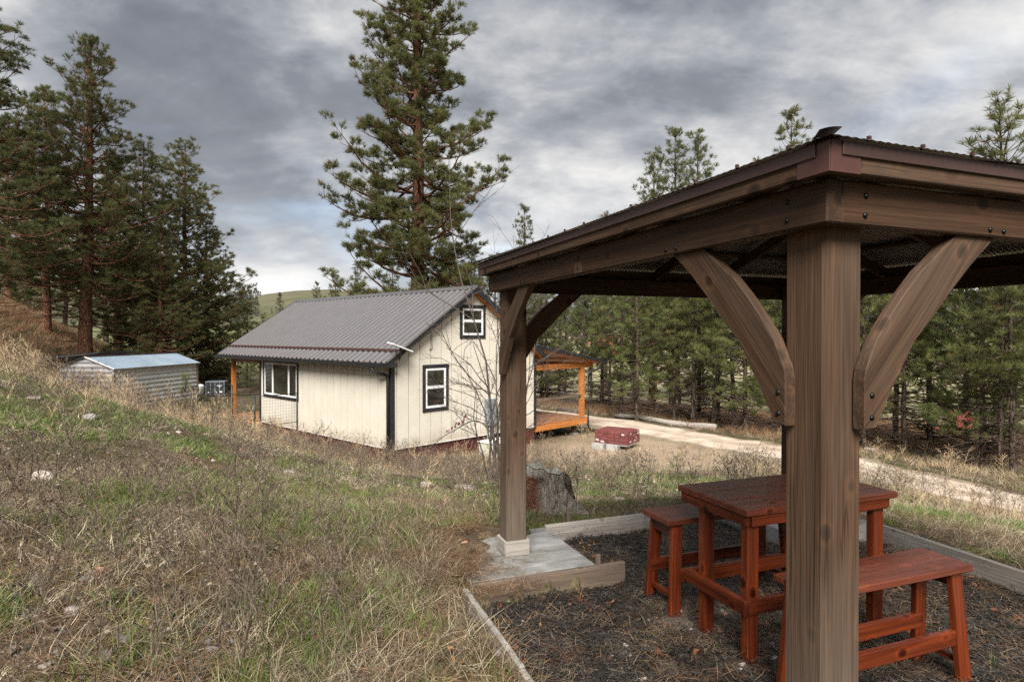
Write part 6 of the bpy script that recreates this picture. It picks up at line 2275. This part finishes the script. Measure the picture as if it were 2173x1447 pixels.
# pine needle litter, pebbles, grey and orange leaves
x, y = sample(6200, 1.3, 9, power=1.1)
k = free(x, y, -.02); x, y = x[k], y[k]
place("needle_litter", x, y, C_litter, 4, 1.0, "orange pine needles fallen on the grass", .08, None, .012)
u = GR.uniform(2.55, 4.1, 620); v = GR.uniform(-.62, .1, 620)
x = P0[0] + u * PU[0] + v * PV[0]; y = P0[1] + u * PU[1] + v * PV[1]
n = len(x)
inslab = (u > 2.7) & (u < 3.67) & (v > -.345)
keep = ~inslab | (GR.random(n) < np.clip(.55 - (v + .345) * 1.5, 0, 1))
x, y, z = x[keep], y[keep], np.where(inslab, .004, gz(x, y) + .015)[keep]
n = len(x)
scatter("slab_litter", np.stack([x, y, z], -1), np.stack([GR.normal(0, .05, n), GR.normal(0, .05, n), GR.uniform(0, 6.28, n)], -1), np.ones((n, 3)) * GR.uniform(.7, 1.2, (n, 1)), GR.integers(0, 4, n), C_litter, "needles and twigs drifted over the slab edge")

x, y = sample(6800, 1.5, 18, power=1.0)
c = .10 + .9 * np.exp(-((x / y + .36) / .16) ** 2) * np.exp(-((y - 9.5) / 2.6) ** 2) + .5 * np.exp(-((y - 9.6) / 1.2) ** 2) * (np.abs(x - 1.3) < 2)
k = free(x, y, .05); x, y = x[k], y[k]; x, y = pick(x, y, np.clip(c[k], 0, 1))
n = len(x)
s = .012 + .028 * GR.random(n) ** 3 + .012 * sm01(np.hypot(x, y), 5, 10) * GR.random(n)
scatter("pebbles", np.stack([x, y, gz(x, y) + s * .25], -1), np.stack([GR.normal(0, .3, n), GR.normal(0, .3, n), GR.uniform(0, 6.28, n)], -1), np.stack([s * 1.2, s, s], -1), GR.integers(0, 6, n), C_stone, "pale pebbles strewn through the grass")

x, y = sample(300, 2.1, 4.2, (-42, -22), 1.0)
place("grey_leaves", *pick(x, y, np.exp(-((y - 2.9) / .55) ** 2) * .8), C_leaf, 4, .42, "curled grey dead leaves in the lower left corner", .5, None, .01, .4)
x, y = sample(500, 1.6, 9, power=1.1)
k = free(x, y); place("fallen_leaves", x[k], y[k], C_oleaf, 4, .6, "small orange fallen leaves in the grass", .3, None, .02)

# mulch chips, needles, stones and leaves on the bed
def bed_pts(n, umin=-.3, umax=3.64, vmin=-.37, vmax=3.5):
    u = GR.uniform(umin, umax, n); v = GR.uniform(vmin, vmax, n)
    k = ~((u > 2.66) & (v < .67)) & ~((u > 2.66) & (v > 2.6)) & ~((u < .64) & (v < .67))
    u, v = u[k], v[k]
    return u, v, P0[0] + u * PU[0] + v * PV[0], P0[1] + u * PU[1] + v * PV[1]


def bed_scatter(name, x, y, coll, nk, s, label, zoff, tilt, hv=.3):
    n = len(x)
    z = -.165 + (vnoise(x, y, .35, 9) - .5) * .05 + (vnoise(x, y, .12, 10) - .5) * .025 + zoff
    sc = s * GR.uniform(1 - hv, 1 + hv, n)
    scatter(name, np.stack([x, y, z], -1), np.stack([GR.normal(0, tilt, n), GR.normal(0, tilt, n), GR.uniform(0, 6.283, n)], -1), np.stack([sc] * 3, -1), GR.integers(0, nk, n), coll, label)


u, v, x, y = bed_pts(5200)
w = 1 - .8 * np.exp(-(((u - 1.75) / .7) ** 2 + ((v - 1.3) / .8) ** 2))
k = GR.random(len(x)) < w
bed_scatter("mulch_chips", x[k], y[k], C_chip, 5, 1.0, "shredded dark mulch chips", .0, .12)
u, v, x, y = bed_pts(1500)
k = GR.random(len(x)) < np.where(v > 1.6, 1.0, .35)
bed_scatter("bed_needles", x[k], y[k], C_litter, 4, .95, "dry pine needles lying on the mulch", .008, .10)
u, v, x, y = bed_pts(900)
k = GR.random(len(x)) < .12 + .88 * np.exp(-(((u - 1.75) / .6) ** 2 + ((v - 1.25) / .75) ** 2))
bed_scatter("bed_gravel", x[k], y[k], C_stone, 6, .019, "small stones on the bare patch under the table", .0, .3, .6)
u, v, x, y = bed_pts(130)
bed_scatter("bed_leaves", x, y, C_oleaf, 4, .8, "orange leaves on the mulch", .01, .3)
u, v, x, y = bed_pts(70)
bed_scatter("bed_sprigs", x, y, C_green, 4, .55, "green sprigs growing through the mulch", .0, .2)

# a few needles blown onto the tabletop and seats
tv = np.array([(1.1, 1.6, .742), (1.7, 1.9, .742), (1.95, 1.5, .742), (1.35, 1.85, .742), (1.3, .95, .49), (1.75, .98, .49), (1.2, 2.2, .49)])
n = len(tv)
Pn = np.stack([P0[0] + tv[:, 1] * PU[0] + tv[:, 0] * PV[0], P0[1] + tv[:, 1] * PU[1] + tv[:, 0] * PV[1], tv[:, 2]], -1)
C_few = proto_collection("stray_needle", [TM("stray_needle", needles_flat(90 + i, 4, .14, .10, .0016), mL) for i in range(3)])
scatter("stray_needles", Pn, np.stack([np.zeros(n), np.zeros(n), GR.uniform(0, 6.28, n)], -1), np.stack([np.full(n, .9), np.full(n, .9), np.full(n, .12)], -1), GR.integers(0, 3, n), C_few, "stray pine needles on the table and benches")
